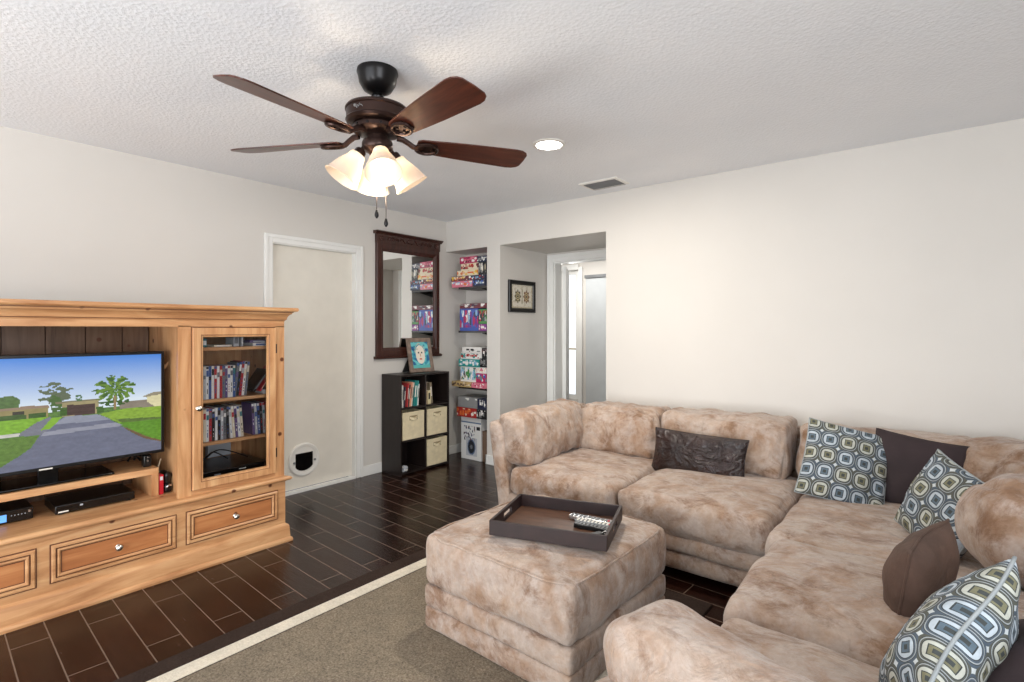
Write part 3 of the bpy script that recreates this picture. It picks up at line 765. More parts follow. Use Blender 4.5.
# something small dropped on the floor in front of the sofa
r = thing('stylus_pen', 'small black pen with a white end lying on the floor before the sofa', 'pen', (3.26, -1.60, .008), (0, 0, R(48)))
MB().cyl((-.02, 0, 0), (.05, 0, 0), .007, n=10).build('pen_barrel', 'black_plastic', r, local=True, smooth=40)
MB().cyl((-.10, 0, 0), (-.02, 0, 0), .006, n=10).build('pen_cap', 'white_plastic', r, local=True, smooth=40)
# ================================================================== pine entertainment centre
CY0, CY1 = -4.51, -2.21
cab = thing('entertainment_center', 'wide knotty pine entertainment center with drawers along the left wall', 'cabinet', (.57, -3.36, 0))
def prof_y(poly, y0, y1, ext=0, xr=.85):
    m = MB().prism(poly, 1, y0, y1)
    if ext:
        for p in m.v:
            if p.x > xr:
                if abs(p.y - y1) < 1e-6: p.y = y1 + (p.x - xr) * ext
                else: p.y = y0 - (p.x - xr) * ext
    return m
prof_y([(.27, 0), (.882, 0), (.884, .012), (.880, .022), (.872, .028), (.868, .092), (.864, .102), (.856, .108), (.85, .112), (.27, .112)], CY0, CY1, 1).build('plinth', 'pine_long', cab, smooth=30)
B(.28, .85, CY0, CY1, .105, .375).build('base_carcass', 'pine_long', cab)
prof_y([(.262, .372), (.853, .372), (.858, .378), (.872, .380), (.880, .388), (.880, .395), (.872, .403), (.85, .405), (.262, .405)], CY0, CY1, 1).build('ledge', 'pine_long', cab, smooth=50)
for y0, y1 in ((-2.768, -2.262), (-3.334, -2.822), (-3.898, -3.388), (-4.458, -3.952)):
    w, h = y1 - y0, .172; O = (.85, y0, .152)
    d = MB().loft(O, (0, 1, 0), (0, 0, 1), (1, 0, 0), w, h, [(0, -.004), (.001, .008), (.006, .012), (.014, .012), (.017, .004)], cap=False)
    d.loft(O, (0, 1, 0), (0, 0, 1), (1, 0, 0), w, h, [(.021, .004), (.023, .010), (.028, .012), (.033, .008), (.037, .001)], cap=False)
    dr = d.build('drawer', 'pine_long', cab, smooth=30)
    MB().loft(O, (0, 1, 0), (0, 0, 1), (1, 0, 0), w, h, [(.036, .0015), (.038, .003)], cap=True).build('panel', 'pine_panel', dr)
    g = MB().loft(O, (0, 1, 0), (0, 0, 1), (1, 0, 0), w, h, [(.0165, .003), (.0215, .003)], cap=False)
    g.loft(O, (0, 1, 0), (0, 0, 1), (1, 0, 0), w, h, [(-.005, .0012), (.001, .0012)], cap=False)
    g.loft(O, (0, 1, 0), (0, 0, 1), (1, 0, 0), w, h, [(.0355, .0035), (.0395, .0035)], cap=False)
    g.build('groove', 'pine_groove_and_shade', dr)
    Mx = Matrix.Rotation(R(90), 3, 'Y')
    MB().lathe((.852, (y0 + y1) / 2, .238), [(0, 0), (.012, 0), (.012, .003), (.006, .006), (.006, .014), (.014, .020), (.0165, .026), (.014, .032), (.006, .036), (0, .036)], 24, Mx).build('knob', 'chrome_knob', dr, smooth=50)
# upper carcass
PR = -2.775       # face of the partition beside the television bay
PL = -3.945
hut = MB(); hut.box(.28, .835, CY1 - .02, CY1, .405, 1.375); hut.box(.28, .815, PR, PR + .02, .405, 1.36)
hut.box(.28, .835, CY0, CY0 + .02, .405, 1.375); hut.box(.28, .815, PL - .02, PL, .405, 1.36)
hut.box(.28, .835, CY0, CY1, 1.355, 1.375); hut.box(.28, .295, PR, CY1, .405, 1.36); hut.box(.28, .295, CY0, PL, .405, 1.36)
hut.build('hutch_carcass', 'pine_upright', cab)
for a, b in ((-2.805, -2.742), (-2.268, CY1), (CY0, -4.452), (-3.978, -3.915)): B(.812, .837, a, b, .405, 1.338).build('face_stile', 'pine_upright', cab)
ff = B(.812, .837, CY0, CY1, 1.333, 1.372)
ff.box(.812, .837, -2.742, -2.268, .405, .432); ff.box(.812, .837, -4.452, -3.978, .405, .432)
ff.build('face_rail', 'pine_long', cab)
prof_y([(.262, 1.366), (.838, 1.366), (.842, 1.374), (.852, 1.378), (.855, 1.390), (.862, 1.402), (.874, 1.410), (.882, 1.412), (.884, 1.420), (.892, 1.424), (.915, 1.428), (.920, 1.434), (.920, 1.446), (.915, 1.450), (.262, 1.450)], CY0, CY1, .62, .838).build('crown_moulding', 'pine_long', cab, smooth=35)
prof_y([(.80, 1.4205), (.8905, 1.4205), (.8905, 1.4245), (.80, 1.4245)], CY0, CY1, .62, .838).build('crown_shadow', 'pine_groove_and_shade', cab)  # dark strips put in for the shade under the crown steps
prof_y([(.80, 1.3735), (.8465, 1.3735), (.8465, 1.3765), (.80, 1.3765)], CY0, CY1, .62, .838).build('crown_shadow', 'pine_groove_and_shade', cab)
bk = MB(); y = PL
while y < PR - .01:
    e = min(y + .1725, PR); bk.box(.283, .296, y, e - .005, .405, 1.355); y += .1725
bk.build('back_boards', 'pine_back', cab)
B(.279, .283, PL, PR, .405, 1.355).build('back_shadow_gap', 'plinth_pine_dark', cab)
st = B(-.0035, .0035, -.006, .006, -.075, .075); st.xform(Matrix.Translation((.60, PR - .004, 1.12)) @ Matrix.Rotation(R(-32), 4, 'X') @ Matrix.Rotation(R(20), 4, 'Y')); 
st.build('loose_strip', 'pine_upright', cab)
# shelves and glazed doors
for y0, y1 in ((PR + .02, CY1 - .02), (CY0 + .02, PL - .02)):
    for z in (1.215, .918, .676, .452): B(.296, .80, y0, y1, z - .018, z).build('shelf', 'pine_long', cab)
def gdoor(y0, y1, knob_y, hinge_y):
    z0, z1 = .435, 1.328; O = (.837, y0, z0); w, h = y1 - y0, z1 - z0
    m = MB().loft(O, (0, 1, 0), (0, 0, 1), (1, 0, 0), w, h, [(0, -.001), (.001, .018), (.003, .020), (.040, .020), (.044, .016), (.052, .014), (.054, .004), (.054, -.001)], cap=False)
    d = m.build('door', 'pine_upright', cab, smooth=25)
    g = MB().loft(O, (0, 1, 0), (0, 0, 1), (1, 0, 0), w, h, [(-.004, .0008), (.0005, .0008)], cap=False)
    g.loft(O, (0, 1, 0), (0, 0, 1), (1, 0, 0), w, h, [(.0395, .0205), (.042, .0205)], cap=False); g.build('groove', 'pine_groove_and_shade', d)
    MB().add([(.842, y0 + .05, z0 + .05), (.842, y1 - .05, z0 + .05), (.842, y1 - .05, z1 - .05), (.842, y0 + .05, z1 - .05)], [(0, 1, 2, 3)]).build('glass_pane', 'clear_glass', d)
    Mx = Matrix.Rotation(R(90), 3, 'Y')
    MB().lathe((.857, knob_y, .885), [(0, 0), (.010, 0), (.006, .004), (.006, .014), (.014, .020), (.016, .026), (.012, .032), (0, .034)], 24, Mx).build('knob', 'chrome_knob', d, smooth=50)
    for z in (.56, 1.20): MB().cyl((.846, hinge_y, z - .028), (.846, hinge_y, z + .028), .006, n=10).build('hinge', 'bronze', d, smooth=40)
gdoor(-2.738, -2.272, -2.715, -2.267)
gdoor(-4.448, -3.982, -4.005, -4.453)

# media inside the cabinet: upright cases with printed spines
SP = dict(white=(214, 214, 214), silver=(168, 172, 178), black=(28, 28, 32), blue=(58, 84, 138), red=(160, 42, 48), purple=(88, 72, 120), grey=(104, 106, 112), cream=(206, 196, 176), teal=(46, 110, 118))
ORD = ['first', 'second', 'third', 'fourth', 'fifth', 'sixth', 'seventh', 'eighth', 'ninth', 'tenth', 'eleventh', 'twelfth', 'thirteenth', 'fourteenth', 'fifteenth', 'sixteenth', 'seventeenth', 'eighteenth', 'nineteenth', 'twentieth']
def spine(col, seed):
    rnd = random.Random(seed); a = lin(SP[col]); other = lin(SP[rnd.choice([k for k in SP if k != col])])
    o3 = lin(SP[rnd.choice(['white', 'black', 'red', 'blue', 'cream'])]); cells = {}
    b0 = rnd.uniform(.55, .75); b1 = b0 + rnd.uniform(.1, .2)
    def fn(u, v):
        if v > .93: return o3
        if b0 < v < b1: return other
        if .2 < u < .8 and .12 < v < .5: 
            k = int(v * 26)
            if k not in cells: cells[k] = rnd.random() < .55
            return o3 if cells[k] else a
        return a
    return fn
def case(y, z, h, wd, col, label, group, tilt=0, xf=.775, dpt=.135, cat='disc case', name='disc_case'):
    r = thing(name, label, cat, (xf - dpt / 2, y, z), (R(tilt), 0, 0), group)
    B(-dpt / 2, dpt / 2 - .001, 0, wd, .0, h).build('case_body', 'case_' + col, r, local=True)
    painted('spine', (dpt / 2, .0007, .002), (0, wd - .0014, 0), (0, 0, h - .004), 3, 26, spine(col, y * 1000 + z), parent=r, local=True)
for k, c in SP.items(): simple('case_' + k, c, .4, var=.03)
seq = ['silver', 'white', 'blue', 'white', 'red', 'white', 'red', 'grey', 'purple', 'white', 'white', 'blue']
for i, c in enumerate(seq):
    case(-2.655 + i * .0148, .918, .188, .0135, c, '%s-spined disc case, %s from left on the upper disc shelf' % (c, ORD[i]), 'disc cases on the upper shelf behind glass')
y = -2.655 + 12 * .0148 + .004
for i, (c, h) in enumerate((('grey', .20), ('black', .206), ('red', .21), ('white', .208), ('grey', .205))):
    case(y + i * .0155, .918, h, .014, c, 'taller %s case leaning, %s after the %s on the upper disc shelf' % (c, ORD[i], 'even row'), 'taller cases on the upper shelf behind glass', tilt=-6, xf=.74)
# slanting dark folders and red box at the right of the upper shelf
for i, (yy, tl, hh, mt, lb) in enumerate(((-2.372, -36, .17, 'black_plastic', 'black sleeve slumped against the tall cases behind the glass door'), (-2.335, -34, .19, 'red_plastic', 'thin red box slumped among black sleeves behind the glass door'), (-2.305, -30, .20, 'black_plastic', 'black sleeve right of the thin red box behind the glass door'))):
    r = thing('media_sleeve', lb, 'sleeve', (.70, yy, .928), (R(tl), 0, 0))
    B(-.07, .07, -.012 * (1 if i != 1 else .3), .006, .012, hh).build('sleeve_body', mt, r, local=True, bevel=.003)
    B(.0702, .0708, -.006 * (1 if i != 1 else .2), .003, .03, hh - .02).build('sleeve_label', 'case_grey' if i != 1 else 'case_cream', r, local=True)
r = thing('small_box', 'small pale box lying at the right end of the upper disc shelf', 'box', (.72, -2.275, .919))
B(.66, .775, -2.31, -2.245, .919, .945).build('box_body', 'case_white', r, bevel=.002); B(.6605, .7755, -2.3095, -2.2455, .9451, .9465).build('box_lid', 'case_blue', r)
seq = ['cream', 'white', 'red', 'black', 'white', 'black', 'silver', 'grey', 'black', 'white', 'cream', 'purple', 'white', 'cream']
for i, c in enumerate(seq):
    case(-2.655 + i * .0158 + (0.006 if i > 8 else 0), .676, .185 + (.004 if i % 3 else 0), .0138, c, '%s-spined disc case, %s from left on the lower disc shelf' % (c, ORD[i]), 'disc cases on the lower shelf behind glass', tilt=(0 if i < 9 else 4))
for i, c in enumerate(['purple', 'silver', 'blue', 'black', 'silver', 'red']):
    case(-2.375 + i * .0165, .676, .19, .0138, c, '%s case, %s of the right-hand group on the lower disc shelf' % (c, ORD[i]), 'disc cases at the right of the lower shelf', tilt=(3 if i < 5 else 0))
# top shelf oddments
def lump(name, label, cat, box, mat, mat2=None, bev=.003, group=None):
    x0, x1, y0, y1, z0, z1 = box
    r = thing(name, label, cat, ((x0 + x1) / 2, (y0 + y1) / 2, z0), group=group)
    B(*box).build(name + '_body', mat, r, bevel=bev)
    if mat2: B(x1, x1 + .0012, y0 + (y1 - y0) * .15, y0 + (y1 - y0) * .85, z0 + (z1 - z0) * .25, z0 + (z1 - z0) * .75).build('printed_label', mat2, r)
    return r
lump('teal_box', 'small teal box at the left end of the top shelf behind glass', 'box', (.66, .76, -2.655, -2.63, 1.216, 1.265), 'case_teal', 'case_white')
lump('flat_folder', 'flat cream folder lying on the top shelf behind the glass door', 'folder', (.62, .78, -2.60, -2.50, 1.216, 1.228), 'case_cream', 'case_white')
lump('game_cartridge_box', 'grey box standing mid-way on the top shelf behind the glass door', 'box', (.66, .77, -2.487, -2.455, 1.216, 1.286), 'case_silver', 'case_grey')
lump('slim_box', 'slim pale box beside the grey box on the top shelf behind glass', 'box', (.66, .77, -2.442, -2.43, 1.216, 1.286), 'case_silver', 'case_white')
lump('stacked_case', 'purple case lying flat at the right of the top glazed shelf', 'disc case', (.64, .77, -2.39, -2.27, 1.236, 1.252), 'case_purple', 'case_silver')
lump('stacked_case', 'white case lying flat under the purple one on the top glazed shelf', 'disc case', (.64, .775, -2.375, -2.26, 1.216, 1.2355), 'case_white', 'case_blue')
# receiver in the bottom bay
r = thing('media_receiver', 'black receiver box in the bottom bay behind the glass door', 'receiver', (.62, -2.47, .453))
B(.45, .78, -2.68, -2.29, .453, .505).build('receiver_body', 'black_plastic', r, bevel=.004)
B(.78, .7815, -2.66, -2.31, .46, .498).build('front_panel', 'black_glossy', r)
B(.7815, .783, -2.60, -2.565, .462, .482).build('display', 'case_silver', r)
B(.7815, .783, -2.46, -2.42, .486, .490).build('maker_mark', 'paper_white', r)
lump('white_router', 'pale grey box standing at the back above the black receiver', 'router', (.40, .44, -2.50, -2.36, .506, .60), 'case_silver')
for i, (a, lb) in enumerate(((0, 'thin black cable arching over the receiver at left'), (1, 'thin black cable looped over the receiver at right'))):
    pts = [(.60 + .05 * math.sin(t_ * 6 + a), -2.66 + t_ * (.22 + .1 * a), .512 + .06 * math.sin(t_ * 3.1)) for t_ in [k / 16 for k in range(17)]]
    tag(MB().tube(pts, .004, 8).build('cable', 'black_plastic', None, org=pts[0], smooth=60), lb, 'cable')

# ================================================================== television on its riser
rz = thing('tv_riser', 'low raw pine riser shelf under the television', 'riser shelf', (.53, -3.36, .406))
B(.37, .691, -3.872, -2.850, .526, .560).build('shelf_board', 'pine_long', rz, bevel=.0015)
for a, b in ((-2.884, -2.850), (-3.872, -3.838)): B(.37, .691, a, b, .406, .526).build('side_leg', 'pine_upright', rz, bevel=.0015)
tv = thing('television', 'flat-screen television showing a driveway and house, standing in the pine bay', 'television', (.62, -3.30, .561))
TY0, TY1 = -3.784, -2.815
MB().loft((.63, TY0, .637), (0, 1, 0), (0, 0, 1), (1, 0, 0), TY1 - TY0, .560, [(0, -.03), (0, .036), (.002, .039), (.014, .039), (.016, .035)], cap=False).build('bezel', 'black_plastic', tv, smooth=25)
bk = B(.60, .64, TY0 + .001, TY1 - .001, .638, 1.196); bk.box(.56, .60, TY0 + .12, TY1 - .12, .66, 1.08); bk.build('back_case', 'black_matte', tv)
# ------ the picture on the screen, in the screen's own u,v
SKY0, SKY1 = lin((66, 134, 222)), lin((224, 236, 246))
POLY = [('ltree',[(0.1,.66),(0.2,.69),(0.3,.65),(0.351, 0.661), (0.393, 0.668), (0.421, 0.63), (0.414, 0.564), (0.1, 0.568)],(84,112,60)),
 ('lroof',[(0.1,.56),(0.351, 0.566), (0.457, 0.571), (0.526, 0.562), (0.526, 0.541), (0.1, 0.543)],(150,128,108)),
 ('lwall',[(0.1,.545), (0.522, 0.545), (0.522, 0.457), (0.1, 0.47)],(150,138,92)),
 ('lwin',[(0.393, 0.53), (0.435, 0.532), (0.435, 0.504), (0.393, 0.507)],(60,56,48)),
 ('hedge',[(0.45, 0.507), (0.512, 0.505), (0.512, 0.466), (0.45, 0.466)],(60,92,40)),
 ('hedge2',[(0.1, 0.509), (0.443, 0.502), (0.443, 0.462), (0.1, 0.468)],(66,96,44)),
 ('fence',[(0.808, 0.537), (0.969, 0.543), (0.969, 0.466), (0.808, 0.473)],(142,132,118)),
 ('rroof',[(0.911, 0.571), (0.959, 0.604), (1.009, 0.609), (1.009, 0.58), (0.93, 0.562)],(150,142,120)),
 ('rwall',[(0.932, 0.566), (1.009, 0.58), (1.009, 0.466), (0.969, 0.466), (0.932, 0.518)],(224,216,172)),
 ('lawnR',[(0.721, 0.445), (0.826, 0.47), (1.009, 0.466), (1.009, 0.112), (0.921, 0.179), (0.826, 0.32)],(138,172,62)),
 ('lawnR2',[(0.79, 0.345), (1.009, 0.357), (1.009, 0.112), (0.921, 0.179), (0.826, 0.32)],(96,146,44)),
 ('lawnRs',[(0.79, 0.382), (1.009, 0.357), (1.009, 0.341), (0.863, 0.339), (0.817, 0.346)],(92,116,56)),
 ('bed',[(0.84,0.29),(0.93, 0.185), (1.009, 0.12), (1.009, 0.10), (0.921, 0.16), (0.82, 0.30)],(112,88,62)),
 ('lawnL',[(0.06, 0.462), (0.526, 0.466), (0.479, 0.427), (0.421, 0.355), (0.06, 0.35)],(128,176,52)),
 ('lawnLL',[(0.06, 0.311), (0.487, 0.313), (0.487, 0.289), (0.435, 0.187), (0.351, 0.088), (.06, .0)],(96,128,56)),
 ('drive',[(0.588, 0.455), (0.721, 0.441), (0.79, 0.352), (0.863, 0.237), (0.921, 0.165), (1.009, 0.107), (1.009, 0.0), (0.06, 0.0), (0.351, 0.085), (0.421, 0.166), (0.457, 0.214), (0.494, 0.327), (0.564, 0.434)],(110,114,134)),
 ('drfar',[(0.588, 0.455), (0.721, 0.441), (0.77, 0.385), (0.54, 0.39)],(146,150,166)),
 ('drsh',[(0.503, 0.339), (0.79, 0.352), (0.826, 0.315), (0.495, 0.303)],(150,152,166)),
 ('curb',[(0.06, 0.348), (0.428, 0.35), (0.414, 0.323), (0.06, 0.313)],(206,204,196)),
 ('drive2',[(0.526, 0.462), (0.479, 0.427), (0.421, 0.352), (0.414, 0.323), (0.491, 0.316), (0.526, 0.359), (0.494, 0.357), (0.533, 0.45)],(122,124,136)),
 ('wedge',[(0.493, 0.354), (0.533, 0.45), (0.576, 0.452), (0.526, 0.359)],(132,178,54)),
 ('groof',[(0.545, 0.586), (0.721, 0.587), (0.725, 0.568), (0.549, 0.568)],(128,122,96)),
 ('gwall',[(0.572, 0.571), (0.719, 0.57), (0.719, 0.452), (0.572, 0.455)],(164,152,112)),
 ('gdoor',[(0.592, 0.55), (0.705, 0.546), (0.705, 0.45), (0.592, 0.457)],(78,60,56)),
 ('gbush',[(0.708, 0.512), (0.738, 0.516), (0.742, 0.459), (0.712, 0.454)],(70,104,44)),
 ('gbush2',[(0.568, 0.53), (0.59, 0.53), (0.59, 0.456), (0.565, 0.456)],(66,100,42)),
]
def inside(u, v, P):
    c = False; j = len(P) - 1
    for i in range(len(P)):
        if (P[i][1] > v) != (P[j][1] > v) and u < (P[j][0] - P[i][0]) * (v - P[i][1]) / (P[j][1] - P[i][1]) + P[i][0]: c = not c
        j = i
    return c
def tvfn(a, b):
    u = .0634 + a * .9365; v = .036 + b * .939
    h_ = max(0, min(1, (v - .56) / .42)); c = [SKY1[k] + (SKY0[k] - SKY1[k]) * h_ ** .8 for k in range(3)]
    n1 = noise.noise(Vector((u * 60, v * 60, 0))); n2 = noise.noise(Vector((u * 18, v * 30, 5)))
    # broken tree crown, palm
    dx, dy = (u - .549) / .075, (v - .665) / .115
    if dx * dx + dy * dy + n1 * .9 + n2 * 1.0 < .38 and v > .53: c = lin((96, 108, 84))
    if inside(u, v, [(0.522, 0.639), (0.56, 0.655), (0.572, 0.586), (0.58, 0.457), (0.541, 0.455), (0.529, 0.559)]) and n1 > -.25: c = lin((74, 104, 52))
    if v < .50: c = lin((96, 134, 62)) if n1 > -.1 else lin((84, 116, 60))
    hit = None
    for n, P, col in POLY:
        if inside(u, v, P): hit = (n, col)
    if hit:
        n, col = hit; s = 1 + .30 * n1 * (1 if n.startswith(('lawn', 'hedge', 'ltree', 'gbush', 'bed')) else .35) + .12 * n2
        if n == 'gdoor' and int(v * 70) % 3 == 0: s *= .85
        c = [max(0, x * s) for x in lin(col)]
    # palm fronds radiating, drawn over the fence
    px, py = (u - .79) / .085, (v - .66) / .125
    rr = math.hypot(px, py); an = math.atan2(py + .35 * rr * rr, px)
    if rr < 1.0 + .25 * n1 and v > .49 and abs(math.sin(an * 5.5 + 1.3 * rr)) > .05 + .62 * rr * rr - n1 * .5: c = lin((104, 138, 54)) if math.sin(an * 6.5) * n2 > -.05 else lin((64, 98, 42))
    if rr < 1.25 and v < .56 and v > .47 and n1 > -.1: c = lin((60, 92, 42))
    if abs(u - .788) < .004 and .47 < v < .60: c = lin((150, 128, 88))
    if abs(u - .638) < .012 and .58 < v < .63 and n1 > -.2: c = lin((84, 116, 84))
    return c
painted('screen', (.6652, TY0 + .015, .652), (0, TY1 - TY0 - .030, 0), (0, 0, .530), 250, 140, tvfn, 'screen_glow', tv)
B(.6695, .671, -3.345, -3.295, .640, .646).build('maker_mark', 'paper_white', tv)
nk = B(.585, .605, -3.34, -3.26, .565, .66); nk.build('stand_neck', 'black_glossy', tv, bevel=.004)
B(.44, .675, -3.57, -3.045, .561, .573).build('stand_base', 'black_glossy', tv, bevel=.004)
r = thing('wall_bracket_plug', 'black adapter with small silver screws hanging below the television right corner', 'adapter', (.62, -2.885, .561))
B(.60, .64, -2.905, -2.868, .561, .625).build('adapter_body', 'black_plastic', r, bevel=.004)
for z in (.60, .62): MB().cyl((.640, -2.887, z - .005), (.644, -2.887, z - .005), .004, n=10).build('screw', 'silver', r, smooth=40)
# players on the deck
r = thing('disc_player', 'slim black disc player under the pine riser', 'disc player', (.56, -3.11, .406))
B(.44, .672, -3.285, -2.955, .412, .452).build('player_body', 'black_plastic', r, bevel=.003)
B(.672, .6735, -3.28, -2.96, .416, .448).build('front_panel', 'black_glossy', r)
B(.6735, .6745, -3.275, -3.235, .418, .424).build('maker_mark', 'paper_white', r); B(.6735, .6745, -3.19, -3.178, .434, .442).build('indicator', 'case_silver', r)
for yy in (-3.26, -2.98):
    for xx in (.47, .65): MB().cyl((xx, yy, .406), (xx, yy, .413), .012, n=12).build('foot', 'black_matte', r)
r = thing('cable_box', 'black set-top box with blue display at the left under the riser', 'set-top box', (.52, -3.50, .406))
B(.42, .635, -3.66, -3.36, .410, .468).build('box_body', 'black_plastic', r, bevel=.004)
B(.635, .6365, -3.655, -3.365, .414, .464).build('front_panel', 'black_glossy', r)
B(.6365, .6378, -3.54, -3.455, .418, .452).build('display', 'cable_display', r)
for k in range(5): B(.6365, .6375, -3.44 + k * .012, -3.436 + k * .012, .440, .444).build('button', 'case_silver', r)
MB().cyl((.6365, -3.375, .450), (.640, -3.375, .450), .005, n=12).build('dial', 'silver', r, smooth=40)
for yy in (-3.64, -3.38): MB().cyl((.6, yy, .4055), (.6, yy, .411), .012, n=12).build('foot', 'black_matte', r)
r = thing('game_case', 'red upright case standing between the riser and the glass-door cabinet', 'case', (.64, -2.836, .406))
B(.60, .685, -2.846, -2.824, .406, .515).build('case_body', 'red_plastic', r, bevel=.002); B(.685, .6858, -2.842, -2.828, .485, .505).build('printed_label', 'case_white', r)
r = thing('game_controller', 'black game controller with a silver clip lying beside the red case', 'controller', (.625, -2.7995, .406))
m = soft(MB(), (0, 0, .058), (.050, .019, .053), .028, 16, amp=.004, seed=31, bulge=(0, 0, .006)).build('controller_body', 'black_plastic', r, local=True, smooth=180)
soft(MB(), (.045, .0, .028), (.018, .019, .024), .014, 10, seed=32, amp=.002).build('grip', 'black_plastic', r, local=True, smooth=180)
MB().tube([(.062, -.012, .036), (.066, .0, .046), (.062, .012, .042)], .006, 8).build('clip', 'silver', r, local=True, smooth=60)
pts = [(.56 + .03 * math.sin(t_ * 9), -2.802 + .018 * math.cos(t_ * 11), .43 + .13 * t_ + .03 * math.sin(t_ * 7)) for t_ in [k / 30 for k in range(31)]]
tag(MB().tube(pts, .0035, 7).build('coiled_cable', 'cream_cable', None, org=pts[0], smooth=60), 'coiled pale cable beside the television bay wall', 'cable')
for i, yy in enumerate((-2.93, -2.90)):
    pts = [(.46, yy, .57 + .003), (.45, yy + .02, .60), (.44, yy + .055, .58), (.43, -2.83 + i * .01, .52), (.43, -2.825 + i * .01, .44), (.44, -2.82 + i * .01, .411)]
    tag(MB().tube(pts, .006, 8).build('cable', 'black_plastic', None, org=pts[0], smooth=60), 'thick black cable dropping behind the right end of the riser', 'cable', 'black cables behind the riser')
# ================================================================== mirror on the left wall
r = thing('wall_mirror', 'tall mirror in a carved dark walnut frame on the left wall', 'mirror', (0, -.51, 1.05))
y0, y1, z0, z1 = -.90, -.12, 1.065, 2.12
MB().loft((0.002, y0, z0), (0, 1, 0), (0, 0, 1), (1, 0, 0), y1 - y0, z1 - z0, [(0, 0), (0, .020), (.006, .028), (.050, .030), (.056, .024), (.066, .022), (.070, .016), (.082, .010)], cap=False).build('frame', 'walnut_frame', r, smooth=25)
MB().add([(.0125, y0 + .075, z0 + .075), (.0125, y1 - .075, z0 + .075), (.0125, y1 - .075, z1 - .075), (.0125, y0 + .075, z1 - .075)], [(0, 1, 2, 3)]).build('mirror_glass', 'mirror_glass', r)
B(.002, .010, y0 + .03, y1 - .03, z0 + .03, z1 - .03).build('backing', 'black_matte', r)
fr_ = MB().prism([(.002, z1 - .012), (.030, z1 - .012), (.032, z1), (.034, z1 + .075), (.002, z1 + .075)], 1, y0 - .004, y1 + .004).build('frieze', 'walnut_frame', r, bevel=.002)
MB().prism([(.002, z1 + .073), (.036, z1 + .073), (.048, z1 + .085), (.060, z1 + .090), (.062, z1 + .100), (.002, z1 + .102)], 1, y0 - .022, y1 + .022).build('cornice', 'walnut_frame', r, smooth=25)
MB().prism([(.002, z0 - .022), (.040, z0 - .022), (.048, z0 - .014), (.046, z0 - .006), (.030, z0 + .004), (.002, z0 + .004)], 1, y0 - .018, y1 + .018).build('bottom_ledge', 'walnut_frame', r, smooth=25)
Mx = Matrix.Rotation(R(90), 3, 'Y')
for yy in (y0 + .05, y1 - .05):
    MB().lathe((.033, yy, z1 + .036), [(.026, 0), (.026, .006), (.020, .009), (.016, .005), (.008, .005), (.006, .010), (0, .011)], 24, Mx).build('rosette', 'walnut_frame', fr_, smooth=40)
for side in (-1, 1):
    for k in range(3):
        yy = (y0 + y1) / 2 + side * (.16 + .045 * k)
        MB().tube([(.034, yy - .018, z1 + .02), (.042, yy - .006, z1 + .05), (.042, yy + .012, z1 + .052), (.034, yy + .018, z1 + .022)], .006, 6).build('carved_leaf', 'walnut_frame', fr_, smooth=60)
cy = (y0 + y1) / 2
MB().tube([(.034, cy - .12 + .24 * t_, z1 + .036 + .018 * math.sin(t_ * 19)) for t_ in [k / 30 for k in range(31)]], .006, 6).build('carved_scroll', 'walnut_frame', fr_, smooth=60)
soft(MB(), (.036, cy, z1 + .04), (.010, .035, .022), .009, 10, amp=.001).build('carved_shell', 'walnut_frame', fr_, smooth=180)

# ================================================================== cube organiser with bins and books
ox0, ox1, oy0, oy1 = .017, .285, -.838, -.235
org_ = thing('cube_organizer', 'dark espresso six-cube organizer standing below the mirror', 'shelf unit', (.15, -.536, 0))
pt = .016
for name, bx in (('side_panel', (ox0, ox1, oy0, oy0 + pt, 0, .905)), ('side_panel', (ox0, ox1, oy1 - pt, oy1, 0, .905)),
                 ('top_panel', (ox0, ox1, oy0 + pt, oy1 - pt, .889, .905)), ('bottom_panel', (ox0, ox1, oy0 + pt, oy1 - pt, .012, .028)),
                 ('shelf', (ox0, ox1 - .002, oy0 + pt, oy1 - pt, .298, .314)), ('shelf', (ox0, ox1 - .002, oy0 + pt, oy1 - pt, .594, .610)),
                 ('divider', (ox0 + .004, ox1 - .003, -.5445, -.5285, .028, .889)), ('back_panel', (ox0, ox0 + .004, oy0 + pt, oy1 - pt, .028, .889))):
    B(*bx).build(name, 'espresso_wood', org_, bevel=.001)
L_ = (oy0 + pt, -.5445); Rr = (-.5285, oy1 - pt)
simple('handle_shadow', (150, 136, 106), .9)  # darker fabric tone painted in for the shade behind the bin handles
